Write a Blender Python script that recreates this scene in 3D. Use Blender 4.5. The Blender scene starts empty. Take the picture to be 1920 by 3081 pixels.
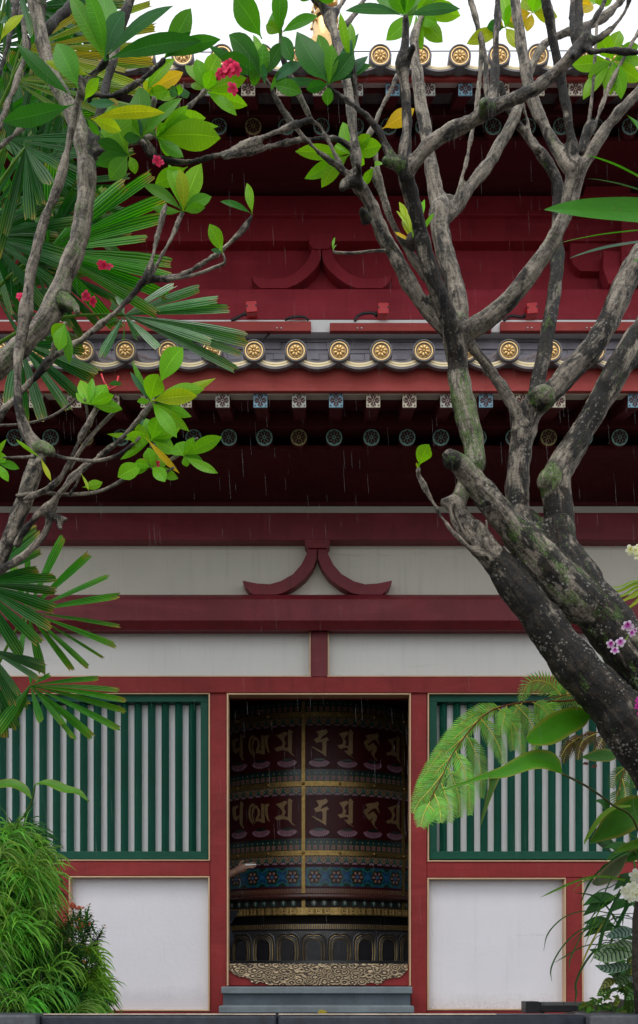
import bpy, bmesh, math, random
import numpy as np
from mathutils import Vector, Matrix, kdtree
from mathutils.geometry import tessellate_polygon
R = math.radians
rnd = random.Random(7)
scn = bpy.context.scene
col = scn.collection

# ---------------------------------------------------------------- camera, sky, sun, exposure
F, HY, CX, CAMY, CAMZ = 3000.0, 2945.0, 960.0, -7.5, 0.6      # pixels of the 1920 x 3081 photograph
cd = bpy.data.cameras.new('camera')
cam = bpy.data.objects.new('camera', cd); col.objects.link(cam)
cam.location = (0, CAMY, CAMZ); cam.rotation_euler = (R(90), 0, 0)
cd.sensor_fit = 'VERTICAL'; cd.sensor_height = 36; cd.sensor_width = 36
cd.lens = 36 * F / 3081; cd.shift_y = (HY - 1540.5) / 3081
cd.clip_start = 0.05; cd.clip_end = 500
scn.camera = cam

w = bpy.data.worlds.new('World'); scn.world = w; w.use_nodes = True
nt = w.node_tree; nt.nodes.clear()
sky = nt.nodes.new('ShaderNodeTexSky'); sky.sky_type = 'NISHITA'; sky.sun_disc = False
SUN_EL, SUN_ROT = 62, 205
sky.sun_elevation = R(SUN_EL); sky.sun_rotation = R(SUN_ROT); sky.dust_density = 6; sky.air_density = 1.5
hs = nt.nodes.new('ShaderNodeHueSaturation'); hs.inputs['Saturation'].default_value = 0.16
mixw = nt.nodes.new('ShaderNodeMixRGB'); mixw.inputs[0].default_value = 0.6
mixw.inputs[2].default_value = (11.5, 11.9, 12.4, 1)             # an even layer of rain cloud
bg = nt.nodes.new('ShaderNodeBackground'); bg.inputs['Strength'].default_value = 0.13
out = nt.nodes.new('ShaderNodeOutputWorld')
nt.links.new(sky.outputs[0], hs.inputs['Color']); nt.links.new(hs.outputs[0], mixw.inputs[1])
nt.links.new(mixw.outputs[0], bg.inputs['Color']); nt.links.new(bg.outputs[0], out.inputs[0])

sd = bpy.data.lights.new('sun', 'SUN'); sd.energy = 0.9; sd.angle = R(35); sd.color = (1, .98, .95)
sun = bpy.data.objects.new('sun', sd); col.objects.link(sun)
az = R(SUN_ROT)
sdir = Vector((math.sin(az) * math.cos(R(SUN_EL)), math.cos(az) * math.cos(R(SUN_EL)), math.sin(R(SUN_EL))))
sun.rotation_euler = sdir.to_track_quat('Z', 'Y').to_euler()
sun.location = (0, -10, 20)

scn.view_settings.view_transform = 'Standard'; scn.view_settings.look = 'None'
scn.view_settings.exposure = 0.15; scn.view_settings.gamma = 1
scn.render.engine = 'CYCLES'
cy = scn.cycles
cy.use_denoising = True; cy.max_bounces = 8; cy.diffuse_bounces = 4; cy.transparent_max_bounces = 8
cy.caustics_reflective = False; cy.caustics_refractive = False

# ---------------------------------------------------------------- pixels of the photograph to points in the place
K = 1920 / 1512
def S(x, y, Y):
    d = Y - CAMY
    return Vector(((x - CX) / F * d, Y, CAMZ + (HY - y) / F * d))
def W(x, y, Y): return S(x * K, y * K, Y)
def mpx(Y): return K * (Y - CAMY) / F                            # metres per display pixel at depth Y

# ---------------------------------------------------------------- mesh helpers
class MB:
    def __init__(s):
        s.v = []; s.f = []; s.mi = []; s.uv = {}; s.c = {}
    def add(s, vs, fs, m=0, uvs=None, c=None):
        o = len(s.v); s.v += [tuple(p) for p in vs]
        if c is not None:
            for i in range(len(vs)): s.c[o + i] = c if not isinstance(c, list) else c[i]
        if uvs is not None:
            for i, q in enumerate(uvs): s.uv[o + i] = q
        for f in fs: s.f.append(tuple(o + i for i in f)); s.mi.append(m)
        return s
    def box(s, a, b, m=0, bev=0.0):
        x0, x1 = sorted((a[0], b[0])); y0, y1 = sorted((a[1], b[1])); z0, z1 = sorted((a[2], b[2]))
        if bev <= 0:
            vs = [(x0,y0,z0),(x1,y0,z0),(x1,y1,z0),(x0,y1,z0),(x0,y0,z1),(x1,y0,z1),(x1,y1,z1),(x0,y1,z1)]
            return s.add(vs, [(0,3,2,1),(4,5,6,7),(0,1,5,4),(1,2,6,5),(2,3,7,6),(3,0,4,7)], m)
        bm = bmesh.new(); bmesh.ops.create_cube(bm, size=1)
        for v in bm.verts:
            v.co = ((x0+x1)/2 + v.co.x*(x1-x0), (y0+y1)/2 + v.co.y*(y1-y0), (z0+z1)/2 + v.co.z*(z1-z0))
        bmesh.ops.bevel(bm, geom=list(bm.edges), offset=bev, segments=2, affect='EDGES', profile=.5)
        return s.bm(bm, m)
    def bm(s, bm, m=0):
        bm.verts.index_update()
        s.add([v.co[:] for v in bm.verts], [tuple(v.index for v in f.verts) for f in bm.faces], m); bm.free(); return s
    def prism(s, pts, ax, d, m=0):
        """pts: list of 3D points of a planar outline; extruded by vector d"""
        n = len(pts); P = [Vector(p) for p in pts]; D = Vector(d)
        vs = [p for p in P] + [p + D for p in P]
        tri = tessellate_polygon([P])
        fs = [tuple(t) for t in tri] + [tuple(i + n for i in reversed(t)) for t in tri]
        fs += [(i, (i+1) % n, (i+1) % n + n, i + n) for i in range(n)]
        return s.add(vs, fs, m)
    def tube(s, pts, rad, n=8, m=0, cap=True, c=None):
        P = [Vector(p) for p in pts]; k = len(P)
        if not hasattr(rad, '__len__'): rad = [rad] * k
        T = [(P[min(i+1, k-1)] - P[max(i-1, 0)]).normalized() for i in range(k)]
        up = Vector((0, 0, 1)) if abs(T[0].z) < .9 else Vector((1, 0, 0))
        u = T[0].cross(up).normalized(); vs = []
        for i in range(k):
            u = (u - T[i] * u.dot(T[i])).normalized(); v = T[i].cross(u)
            for j in range(n):
                a = 2 * math.pi * j / n
                vs.append(P[i] + (u * math.cos(a) + v * math.sin(a)) * rad[i])
        fs = [(i*n+j, i*n+(j+1) % n, (i+1)*n+(j+1) % n, (i+1)*n+j) for i in range(k-1) for j in range(n)]
        if cap: fs += [tuple(reversed(range(n))), tuple((k-1)*n + j for j in range(n))]
        return s.add(vs, fs, m, c=c)
    def lathe(s, prof, centre, n=48, m=0, axis='Z', a0=0, a1=2*math.pi):
        full = abs(a1 - a0 - 2*math.pi) < 1e-6; k = n if full else n + 1; vs = []
        for (r, h) in prof:
            for j in range(k):
                a = a0 + (a1 - a0) * j / n; p = (r*math.cos(a), r*math.sin(a), h)
                if axis == 'Y': p = (p[0], -p[2], p[1])          # h towards the viewer (-Y)
                vs.append((centre[0]+p[0], centre[1]+p[1], centre[2]+p[2]))
        fs = []
        for i in range(len(prof)-1):
            for j in range(n):
                q = (j+1) % k; fs.append((i*k+j, i*k+q, (i+1)*k+q, (i+1)*k+j))
        return s.add(vs, fs, m)
    def strip(s, mid, half, nrm, m=0, fold=0.15, c=None, wave=0, seg=3, bend=None):
        """a leaf blade: midrib points, half widths, a face normal; UV u across -1..1, v along"""
        P = [Vector(p) for p in mid]; k = len(P); vs = []; uv = []; L = 0; cc = [] if isinstance(c, list) else c
        tot = sum((P[i+1]-P[i]).length for i in range(k-1)) or 1
        ph = rnd.random() * 6
        for i in range(k):
            T = (P[min(i+1, k-1)] - P[max(i-1, 0)]).normalized()
            n = nrm[i] if isinstance(nrm, list) else nrm
            sd_ = T.cross(n)
            if sd_.length < 1e-4: sd_ = Vector((1, 0, 0))
            sd_.normalize(); nn = sd_.cross(T).normalized()
            if i: L += (P[i]-P[i-1]).length
            for j in range(-seg, seg+1):
                u = j / seg
                z = fold * abs(u) * half[i] + wave * half[i] * math.sin(L*28/max(tot, .05)*.35 + ph + (1.6 if j > 0 else 0)) * abs(u)**2
                vs.append(P[i] + sd_ * (half[i]*u) + nn * z); uv.append((u, L))
                if isinstance(c, list): cc.append(c[i])
        q = 2*seg + 1
        fs = [(i*q+j, i*q+j+1, (i+1)*q+j+1, (i+1)*q+j) for i in range(k-1) for j in range(2*seg)]
        return s.add(vs, fs, m, uvs=uv, c=cc)
    def mesh(s, name, mats, origin=(0, 0, 0), smooth=False):
        me = bpy.data.meshes.new(name); o = np.array(origin)
        V = np.array(s.v, dtype=float).reshape(-1, 3) - o
        me.from_pydata(V.tolist(), [], s.f)
        for m in (mats if isinstance(mats, (list, tuple)) else [mats]): me.materials.append(m)
        if len(me.polygons) == len(s.mi): me.polygons.foreach_set('material_index', s.mi)
        if smooth: me.polygons.foreach_set('use_smooth', [True]*len(me.polygons))
        if s.uv:
            ul = me.uv_layers.new(name='UVMap'); li = np.zeros(len(me.loops), dtype=np.int32)
            me.loops.foreach_get('vertex_index', li)
            U = np.zeros((len(s.v), 2))
            for i, q in s.uv.items(): U[i] = q
            ul.data.foreach_set('uv', U[li].astype(np.float32).ravel())
        if s.c:
            at = me.color_attributes.new('lcol', 'FLOAT_COLOR', 'POINT'); C = np.ones((len(s.v), 4))
            for i, q in s.c.items(): C[i, :3] = q
            at.data.foreach_set('color', C.astype(np.float32).ravel())
        me.update(); return me

def fixnormals(me):
    bm = bmesh.new(); bm.from_mesh(me); bmesh.ops.recalc_face_normals(bm, faces=bm.faces); bm.to_mesh(me); bm.free()

def wloc(o):
    p = Vector(o.location)
    while o.parent: o = o.parent; p += o.location
    return p
def obj(name, mb, mats, parent=None, origin=None, smooth=False, auto=None, fix=True, bevel=0):
    po = wloc(parent) if parent else Vector((0, 0, 0))
    og = Vector(origin) if origin is not None else po
    me = mb.mesh(name, mats, og, smooth) if isinstance(mb, MB) else mb
    if fix and isinstance(mb, MB): fixnormals(me)
    o = bpy.data.objects.new(name, me); col.objects.link(o)
    if parent: o.parent = parent
    o.location = og - po
    if auto is not None:
        me.polygons.foreach_set('use_smooth', [True]*len(me.polygons))
        me.set_sharp_from_angle(angle=R(auto))
    if bevel:
        md = o.modifiers.new('bevel', 'BEVEL'); md.width = bevel; md.segments = 2; md.limit_method = 'ANGLE'; md.angle_limit = R(40)
    return o
def tag(o, label, cat, group=None, kind=None):
    o['label'] = label
    if cat: o['category'] = cat
    if group: o['group'] = group
    if kind: o['kind'] = kind
    return o
def thing(name, label, cat, loc=(0, 0, 0), group=None):
    o = bpy.data.objects.new(name, None); col.objects.link(o); o.location = loc; o.empty_display_size = .1
    return tag(o, label, cat, group)
def struct(name, mb, mats, label=None, **k):
    o = obj(name, mb, mats, **k); o['kind'] = 'structure'
    if label: o['label'] = label
    return o
def copy_part(src, parent, loc):
    c = src.copy(); col.objects.link(c); c.parent = parent; c.location = Vector(loc) - wloc(parent)
    for ch in list(src.children):
        d = ch.copy(); col.objects.link(d); d.parent = c
    return c

# ---------------------------------------------------------------- materials
class N:
    def __init__(s, name):
        s.m = bpy.data.materials.new(name); s.m.use_nodes = True; s.t = s.m.node_tree
        s.b = s.t.nodes['Principled BSDF']; s.o = s.t.nodes['Material Output']; s.co = None
    def n(s, typ, ins=None, **kw):
        x = s.t.nodes.new(typ)
        for k_, v_ in kw.items(): setattr(x, k_, v_)
        for k_, v_ in (ins or {}).items(): s.set(x.inputs[k_], v_)
        return x
    def set(s, sock, v):
        if hasattr(v, 'is_output'): s.t.links.new(v, sock)
        elif isinstance(v, bpy.types.Node): s.t.links.new(v.outputs[0], sock)
        elif hasattr(v, '__len__') and sock.type == 'RGBA' and len(v) == 3: sock.default_value = (*v, 1)
        else: sock.default_value = v
    def coord(s, kind='Object', scale=(1, 1, 1)):
        c = s.n('ShaderNodeTexCoord'); mp = s.n('ShaderNodeMapping', {'Vector': c.outputs[kind], 'Scale': scale}); return mp.outputs[0]
    def noise(s, scale, detail=4, rough=.55, vec=None, dist=0):
        x = s.n('ShaderNodeTexNoise', {'Scale': scale, 'Detail': detail, 'Roughness': rough, 'Distortion': dist})
        s.set(x.inputs['Vector'], vec if vec is not None else s.coord()); return x.outputs['Fac']
    def ramp(s, fac, stops):
        x = s.n('ShaderNodeValToRGB', {'Fac': fac}); e = x.color_ramp.elements
        while len(e) < len(stops): e.new(.5)
        for i, (p, c) in enumerate(stops):
            e[i].position = p; e[i].color = (*c, 1) if hasattr(c, '__len__') else (c, c, c, 1)
        return x.outputs[0]
    def mix(s, fac, a, b, mode='MIX'):
        x = s.n('ShaderNodeMixRGB', blend_type=mode); s.set(x.inputs[0], fac); s.set(x.inputs[1], a); s.set(x.inputs[2], b); return x.outputs[0]
    def math(s, op, a, b=0.0, c=0.0, clamp=False):
        x = s.n('ShaderNodeMath', operation=op, use_clamp=clamp); s.set(x.inputs[0], a); s.set(x.inputs[1], b); s.set(x.inputs[2], c); return x.outputs[0]
    def bump(s, h, strength=.3, dist=.01):
        x = s.n('ShaderNodeBump', {'Strength': strength, 'Distance': dist, 'Height': h}); s.set(s.b.inputs['Normal'], x.outputs[0]); return x
    def base(s, c=None, rough=None, metal=None, spec=None):
        if c is not None: s.set(s.b.inputs['Base Color'], c)
        if rough is not None: s.set(s.b.inputs['Roughness'], rough)
        if metal is not None: s.set(s.b.inputs['Metallic'], metal)
        if spec is not None: s.set(s.b.inputs['Specular IOR Level'], spec)
        return s

def mat(name, c, rough=.5, metal=0, var=.25, scale=3, spec=.5, bump=.15, bscale=60, streak=0, bdist=.004):
    m = N(name); c = Vector(c); paint = streak > 0
    f = m.noise(scale, 5, .6); f2 = m.noise(scale*9, 3, .6)
    a = m.mix(m.ramp(f, [(.3, 0), (.7, 1)]), tuple(c*(1-var)), tuple(c*(1+var*.6)))
    a = m.mix(m.math('MULTIPLY', m.ramp(f2, [(.5, 0), (.75, 1)]), var*.8), a, tuple(c*(1-var*1.4)))
    if streak:
        st = m.noise(5, 4, .6, m.coord('Object', (4, 4, .25)))
        a = m.mix(m.math('MULTIPLY', m.ramp(st, [(.52, 0), (.72, 1)]), streak), a, tuple(c*.45))
        fd = m.noise(1.7, 6, .7, m.coord('Object', (.5, 1, 2.2)), .8)      # faded, chalky paint
        a = m.mix(m.math('MULTIPLY', m.ramp(fd, [(.5, 0), (.7, 1)]), .5), a, tuple(c*1.25 + Vector((.03, .02, .022))))
        gr = m.noise(1, 5, .7, m.coord('Object', (1.2, 30, 55)))           # grain showing through
        a = m.mix(m.math('MULTIPLY', m.ramp(gr, [(.56, 0), (.7, 1)]), .3), a, tuple(c*.5))
        ch = m.noise(19, 5, .8, m.coord('Object', (.8, 1, 1.4)))           # small chips
        a = m.mix(m.math('MULTIPLY', m.ramp(ch, [(.70, 0), (.72, 1)]), .7), a, (.16, .10, .085))
    r = m.math('ADD', m.math('MULTIPLY', f2, .25), rough-.12)
    m.base(a, r, metal, spec)
    if bump: m.bump(m.noise(bscale, 4, .6), bump, bdist)
    return m.m
M = {}
M['red'] = mat('red_paint', (.27, .026, .026), .58, spec=.25, streak=.34, var=.24)
M['maroon'] = mat('maroon_paint', (.19, .017, .027), .45, spec=.35, streak=.38, var=.26)
M['red_upper'] = mat('dull_red_paint', (.335, .026, .041), .6, spec=.25, streak=.3, var=.2)
M['shaded_red'] = mat('shaded_red_paint', (.10, .013, .017), .65, spec=.2, var=.2)  # the hall's red, darkened to put the shade under the eaves into it
M['deep_shaded_red'] = mat('deep_shaded_red_paint', (.085, .011, .014), .7, var=.25, spec=.15, streak=.3)  # same red darker still, deep eave shade painted into the cove
M['brick_red'] = mat('fascia_paint', (.38, .056, .048), .6, spec=.25, streak=.25, var=.16)
M['green'] = mat('green_paint', (.004, .075, .045), .5, var=.2, spec=.25)
M['tan'] = mat('gilt_trim', (.62, .40, .24), .4, .25, var=.15)
M['gold'] = mat('gold_leaf', (.83, .56, .24), .38, .55, var=.18, scale=30)
M['brass'] = mat('engraved_brass', (.36, .235, .08), .36, .85, var=.35, scale=40, bump=.6, bscale=150)
M['tile'] = mat('wet_black_tile', (.17, .156, .162), .42, var=.4, scale=8, spec=.35, bump=.3)
M['tile_grey'] = mat('grey_ridge_tile', (.24, .225, .255), .5, var=.3, scale=6, bump=.4)
M['cream_glaze'] = mat('gilded_tile_band', (.80, .66, .40), .4, .2, var=.15)
M['stone'] = mat('shaded_blue_grey_stone', (.075, .10, .12), .55, var=.3, scale=5, bump=.5, bscale=120)  # step stone for the risers, their shade put into the colour
M['granite'] = mat('black_granite', (.022, .026, .038), .42, var=.5, scale=12, bump=.35, spec=.3)
M['granite_pale'] = mat('grey_granite', (.07, .075, .09), .5, var=.4, scale=30, bump=.3)
M['white_metal'] = mat('white_sheet_metal', (.78, .77, .76), .45, var=.06)
M['box_red'] = mat('red_plastic', (.55, .012, .02), .35, var=.12)
M['rubber'] = mat('black_rubber', (.02, .02, .022), .45, var=.3)
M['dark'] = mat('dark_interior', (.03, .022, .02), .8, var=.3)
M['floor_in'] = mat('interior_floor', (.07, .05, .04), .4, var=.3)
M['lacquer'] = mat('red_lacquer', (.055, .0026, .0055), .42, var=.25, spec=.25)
M['wood_dark'] = mat('dark_wood', (.08, .028, .022), .3, var=.3, spec=.6)
M['bronze'] = mat('dark_bronze', (.085, .082, .084), .42, .5, var=.3, bump=.4)
M['soil'] = mat('wet_soil', (.045, .033, .025), .75, var=.5, scale=14, bump=1, bscale=30, bdist=.03)
M['court'] = mat('pale_wet_court_paving', (.11, .107, .10), .5, var=.2)
M['paving'] = mat('wet_paving', (.075, .075, .08), .35, var=.3)
M['skin'] = mat('skin', (.27, .145, .10), .5, var=.06, bump=.05)
M['navy'] = mat('navy_cloth', (.018, .022, .035), .85, var=.2)
M['hair'] = mat('black_hair', (.012, .01, .01), .45, var=.2)
M['steel'] = mat('steel', (.5, .5, .5), .3, .8, var=.1)
M['paper'] = mat('white_paper', (.8, .8, .78), .6, var=.03)
M['lamp_black'] = mat('black_metal', (.025, .025, .03), .4, .3, var=.3)

def plaster(name, c, dirt, splash=False):
    m = N(name); f = m.noise(1.3, 6, .6); g = m.noise(40, 4, .6)
    a = m.mix(m.ramp(f, [(.35, 0), (.75, 1)]), c, tuple(x*.9 for x in c))
    st = m.noise(3, 5, .65, m.coord('Object', (6, 1, .35)))
    a = m.mix(m.math('MULTIPLY', m.ramp(st, [(.55, 0), (.8, 1)]), dirt), a, tuple(x*.62 for x in c))
    sm = m.noise(2.2, 5, .7, m.coord('Object', (.6, 1, 7)), .6)
    a = m.mix(m.math('MULTIPLY', m.ramp(sm, [(.63, 0), (.72, 1)]), dirt*1.3), a, tuple(x*.5 for x in c))
    if splash:
        z = m.n('ShaderNodeSeparateXYZ', {'Vector': m.coord('Object')}).outputs['Z']
        lo = m.ramp(m.math('ADD', z, m.math('MULTIPLY', m.noise(7, 6, .75), .22)), [(.12, 1), (.24, 0)])
        a = m.mix(m.math('MULTIPLY', lo, m.ramp(m.noise(45, 4, .7), [(.35, .15), (.6, .55)])), a, (.42, .39, .40))
    m.base(a, .75, 0, .3); m.bump(m.math('ADD', g, m.math('MULTIPLY', m.noise(7, 3), 1.2)), .22, .004); return m.m
M['plaster'] = plaster('white_plaster', (.76, .75, .725), .26)
M['plaster_board'] = plaster('lattice_board', (.82, .81, .82), .2)
M['plaster_low'] = plaster('splashed_plaster', (.85, .825, .87), .22, True)
M['plaster_old'] = plaster('cream_plaster', (.71, .68, .585), .32)

def flaked():
    """lower wall panel whose plaster has flaked near its lower right corner"""
    m = N('flaking_plaster'); c = (.85, .825, .87); f = m.noise(1.3, 6, .6)
    a = m.mix(m.ramp(f, [(.35, 0), (.75, 1)]), c, tuple(x*.92 for x in c))
    v = m.coord('Object'); sp = m.n('ShaderNodeSeparateXYZ', {'Vector': v})
    low = m.ramp(m.math('ADD', sp.outputs['Z'], m.math('MULTIPLY', m.noise(6, 5, .7), .22)), [(.20, 1), (.30, 0)])
    a = m.mix(m.math('MULTIPLY', low, .4), a, (.50, .49, .55))
    d = m.n('ShaderNodeVectorMath', {0: v, 1: (.66, 0, .18)}, operation='DISTANCE')
    near = m.ramp(d.outputs['Value'], [(.03, 1), (.16, 0)])
    pk = m.math('MULTIPLY', near, m.ramp(m.noise(26, 4, .7, m.coord('Object', (1.3, 1, .7)), 1), [(.47, 0), (.5, 1)]))
    a = m.mix(pk, a, (.40, .22, .17)); m.base(a, .75, 0, .3)
    m.bump(m.math('SUBTRACT', m.noise(30, 4), m.math('MULTIPLY', pk, 2.0)), .3, .006); return m.m
M['plaster_flaked'] = flaked()

def bark():
    """wet frangipani bark: streaks along the limb, leaf-scar rings across it, lichen spots, moss; vertex colours hold where it is dark (r), mossy (g), speckled (b)"""
    m = N('wet_bark'); at = m.n('ShaderNodeVertexColor', layer_name='lcol'); sp = m.n('ShaderNodeSeparateColor', {'Color': at.outputs[0]})
    dk, ms, lc = sp.outputs[0], sp.outputs[1], sp.outputs[2]
    bv = m.n('ShaderNodeAttribute', attribute_name='bv').outputs['Vector']
    def bc(a, b): return m.n('ShaderNodeMapping', {'Vector': bv, 'Scale': (a, b, b)}).outputs[0]
    f = m.noise(1, 6, .72, bc(9, 42), .5)                        # streaks along the limb
    rg = m.noise(1, 5, .7, bc(75, 9), .6)                        # rings across it
    g = m.noise(1, 5, .65, bc(5, 11), .4)                        # broad wet and dry patches
    fine = m.noise(150, 4, .75)
    t = m.math('ADD', m.math('MULTIPLY', f, .62), m.math('ADD', m.math('MULTIPLY', rg, .22), m.math('MULTIPLY', fine, .22)))
    pale = m.mix(m.ramp(t, [(.46, 0), (.66, 1)]), (.045, .036, .027), (.46, .395, .315))
    dark = m.mix(m.ramp(t, [(.52, 0), (.74, 1)]), (.005, .0042, .0035), (.090, .064, .041))
    k = m.ramp(m.math('ADD', m.math('MULTIPLY', dk, 1.08), m.math('MULTIPLY', m.math('SUBTRACT', g, .5), 4.4)), [(.34, 0), (.68, 1)])
    a = m.mix(k, pale, dark)
    mm = m.ramp(m.math('ADD', m.math('MULTIPLY', m.noise(1, 6, .75, bc(8, 18)), 1.15), m.math('MULTIPLY', ms, .48)), [(.78, 0), (.90, 1)])
    mm = m.math('MULTIPLY', mm, m.ramp(fine, [(.38, .25), (.58, 1)]))
    a = m.mix(m.math('MULTIPLY', mm, .92), a, m.mix(m.ramp(fine, [(.4, 0), (.65, 1)]), (.014, .045, .005), (.15, .28, .04)))
    vo = m.n('ShaderNodeTexVoronoi', {'Scale': 48, 'Randomness': 1}); m.set(vo.inputs['Vector'], m.coord('Object', (1, 1, 1.2)))
    sz = m.math('MULTIPLY', m.ramp(m.noise(5, 3), [(.40, 0), (.62, 1)]), .42)
    spt = m.math('MULTIPLY', m.math('LESS_THAN', vo.outputs['Distance'], sz), m.math('MULTIPLY', lc, m.ramp(m.noise(110, 2), [(.42, 0), (.52, 1)])))
    a = m.mix(m.math('MULTIPLY', spt, .5), a, (.50, .48, .43))
    m.base(a, m.math('ADD', m.math('MULTIPLY', t, .5), .28), 0, .28)
    m.bump(m.math('ADD', t, m.math('MULTIPLY', m.noise(60, 5, .7), .5)), .9, .014); return m.m
M['bark'] = bark()

def leaf(name, vein=26, veincol=1.45, trans=.48, rough=.36, midw=.07, pleat=False, spots=0, spec=.16):
    m = N(name); at = m.n('ShaderNodeVertexColor', layer_name='lcol'); uv = m.n('ShaderNodeUVMap', uv_map='UVMap')
    sp = m.n('ShaderNodeSeparateXYZ', {'Vector': uv.outputs[0]}); au = m.math('ABSOLUTE', sp.outputs['X'])
    c = at.outputs[0]
    c = m.mix(m.ramp(m.noise(9, 4, .6), [(.35, 0), (.7, .55)]), c, m.mix(1, c, (.62, .72, .5), 'MULTIPLY'))
    if pleat:
        w_ = m.math('SINE', m.math('MULTIPLY', sp.outputs['X'], 15)); h = w_
        c = m.mix(m.ramp(w_, [(.2, 0), (.95, .8)]), c, m.mix(1, c, (1.8, 1.5, 1.2), 'MULTIPLY'))
        c = m.mix(m.ramp(w_, [(0, .75), (.35, 0)]), c, m.mix(1, c, (.35, .42, .4), 'MULTIPLY'))
    else:
        ph = m.math('SUBTRACT', m.math('MULTIPLY', sp.outputs['Y'], vein*math.pi*2), m.math('MULTIPLY', au, 3.2))
        ln = m.ramp(m.math('ADD', m.math('MULTIPLY', m.math('SINE', ph), .5), .5), [(.90, 0), (1, 1)])
        mid = m.ramp(au, [(midw*.5, 1), (midw, 0)])
        vv = m.math('MAXIMUM', m.math('MULTIPLY', ln, .38), mid)
        c = m.mix(vv, c, m.mix(1, c, (veincol, veincol*.95, veincol*.9), 'MULTIPLY')); h = m.math('SUBTRACT', 1.0, vv)
    if spots:
        c = m.mix(m.ramp(m.noise(24, 4, .7), [(.66, 0), (.72, spots)]), c, (.30, .17, .05))
    m.base(c, m.math('ADD', m.math('MULTIPLY', m.noise(30, 3), .2), rough-.1), 0, spec)
    bp = m.bump(m.math('ADD', h, m.math('MULTIPLY', m.noise(40, 3), .4)), .35, .004)
    tr = m.n('ShaderNodeBsdfTranslucent', {'Color': m.mix(1, c, (1.9, 1.75, .75), 'MULTIPLY'), 'Normal': bp.outputs[0]})
    mx = m.n('ShaderNodeMixShader', {0: trans}); m.t.links.new(m.b.outputs[0], mx.inputs[1]); m.t.links.new(tr.outputs[0], mx.inputs[2])
    m.t.links.new(mx.outputs[0], m.o.inputs[0]); return m.m
M['leaf'] = leaf('frangipani_leaf', 60)
M['leaf_broad'] = leaf('broad_leaf', 70, 1.12, .3, .36, .05, spots=.5)
M['palm'] = leaf('palm_leaflet', pleat=True, trans=.34, rough=.34, spots=.25)
M['palm_wet'] = leaf('wet_palm_leaflet', pleat=True, trans=.25, rough=.24, spots=.1, spec=.9)
M['blade'] = leaf('grass_blade', 1, 1.3, .4, .35, .12)
M['fern'] = leaf('fern_leaflet', 1, 1.25, .4, .5, .2)
M['petal'] = leaf('flower_petal', 1, 1.0, .3, .5, .05)
def calathea():
    m = N('striped_leaf'); at = m.n('ShaderNodeVertexColor', layer_name='lcol'); uv = m.n('ShaderNodeUVMap', uv_map='UVMap')
    sp = m.n('ShaderNodeSeparateXYZ', {'Vector': uv.outputs[0]}); au = m.math('ABSOLUTE', sp.outputs['X'])
    ph = m.math('SUBTRACT', m.math('MULTIPLY', sp.outputs['Y'], 260), m.math('MULTIPLY', au, 5))
    s_ = m.math('ADD', m.math('SINE', ph), m.math('MULTIPLY', m.math('SUBTRACT', m.noise(30), .5), 1.5))
    k = m.math('MULTIPLY', m.ramp(s_, [(.35, 0), (.6, 1)]), m.ramp(au, [(.0, 1), (.8, 1), (.95, 0)]))
    c = m.mix(k, at.outputs[0], (.012, .04, .022)); m.base(c, .35, 0, .5); m.bump(s_, .3, .003); return m.m
M['calathea'] = calathea()
def cloudplate():
    m = N('chased_gilt_plate'); v = m.coord('Object', (1, 1, 1))
    vo = m.n('ShaderNodeTexVoronoi', {'Scale': 17, 'Randomness': .8}, feature='F1'); m.set(vo.inputs['Vector'], m.coord('Object', (1, .0, 1.5)))
    w_ = m.math('SINE', m.math('ADD', m.math('MULTIPLY', vo.outputs['Distance'], 21), m.math('MULTIPLY', m.noise(9, 2), 4)))
    ln = m.ramp(m.math('ADD', w_, .8), [(.0, 0), (.3, 1)])
    c = m.mix(ln, (.08, .055, .045), (.52, .395, .25)); m.base(c, .42, .45); m.bump(w_, .8, .01); return m.m
M['cloud'] = cloudplate()
def keyband():
    m = N('key_pattern_brass'); uv = m.coord('Object', (1, 1, 1))
    br = m.n('ShaderNodeTexBrick', {'Scale': 14, 'Mortar Size': .05, 'Color1': (.55, .38, .13, 1), 'Color2': (.5, .34, .12, 1), 'Mortar': (.05, .03, .01, 1)}); m.set(br.inputs['Vector'], m.coord('Object', (1, 1, 2)))
    m.base(m.mix(m.noise(9), br.outputs[0], (.25, .17, .05)), .38, .85); m.bump(m.noise(120), .3); return m.m
M['key'] = keyband()
# ---------------------------------------------------------------- ground, paving, kerb
XE = 5.2
g = MB().add([(-80, -80, 0), (80, -80, 0), (80, 80, 0), (-80, 80, 0)], [(0, 1, 2, 3)])
struct('ground', g, M['court'])
PZ = .325
struct('terrace', MB().box((-XE-1, -1.7, .02), (XE+1, 9, PZ)), M['paving'])
KZ = S(0, 3054.5, -2).z
def kerb(x0, x1, y0, y1, dz, m, label):
    bb = MB().box((x0, y0, .004), (x1, y1, KZ + dz), bev=.018)
    return tag(obj('kerb_stone', bb, m, smooth=False, auto=50), label, 'kerb', 'granite kerb stones along the bottom edge')
kx = [S(118, 0, -2).x, S(835, 0, -2).x, S(1765, 0, -2).x]
KE = []
KE.append(kerb(kx[0]+.004, kx[1]-.004, -2.0, -1.7, 0, M['granite'], 'long black granite kerb stone below the left wall panel'))
KE.append(kerb(kx[1], kx[2]-.004, -2.0, -1.7, 0, M['granite'], 'long black granite kerb stone below the doorway steps'))
kerb(-3.2, kx[0], -2.06, -1.7, .006, M['granite_pale'], 'grey kerb stone under the drooping green shrub at the left corner')
kerb(kx[2], 3.2, -2.06, -1.7, .006, M['granite_pale'], 'grey kerb stone under the mixed plants at the right corner')
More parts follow.
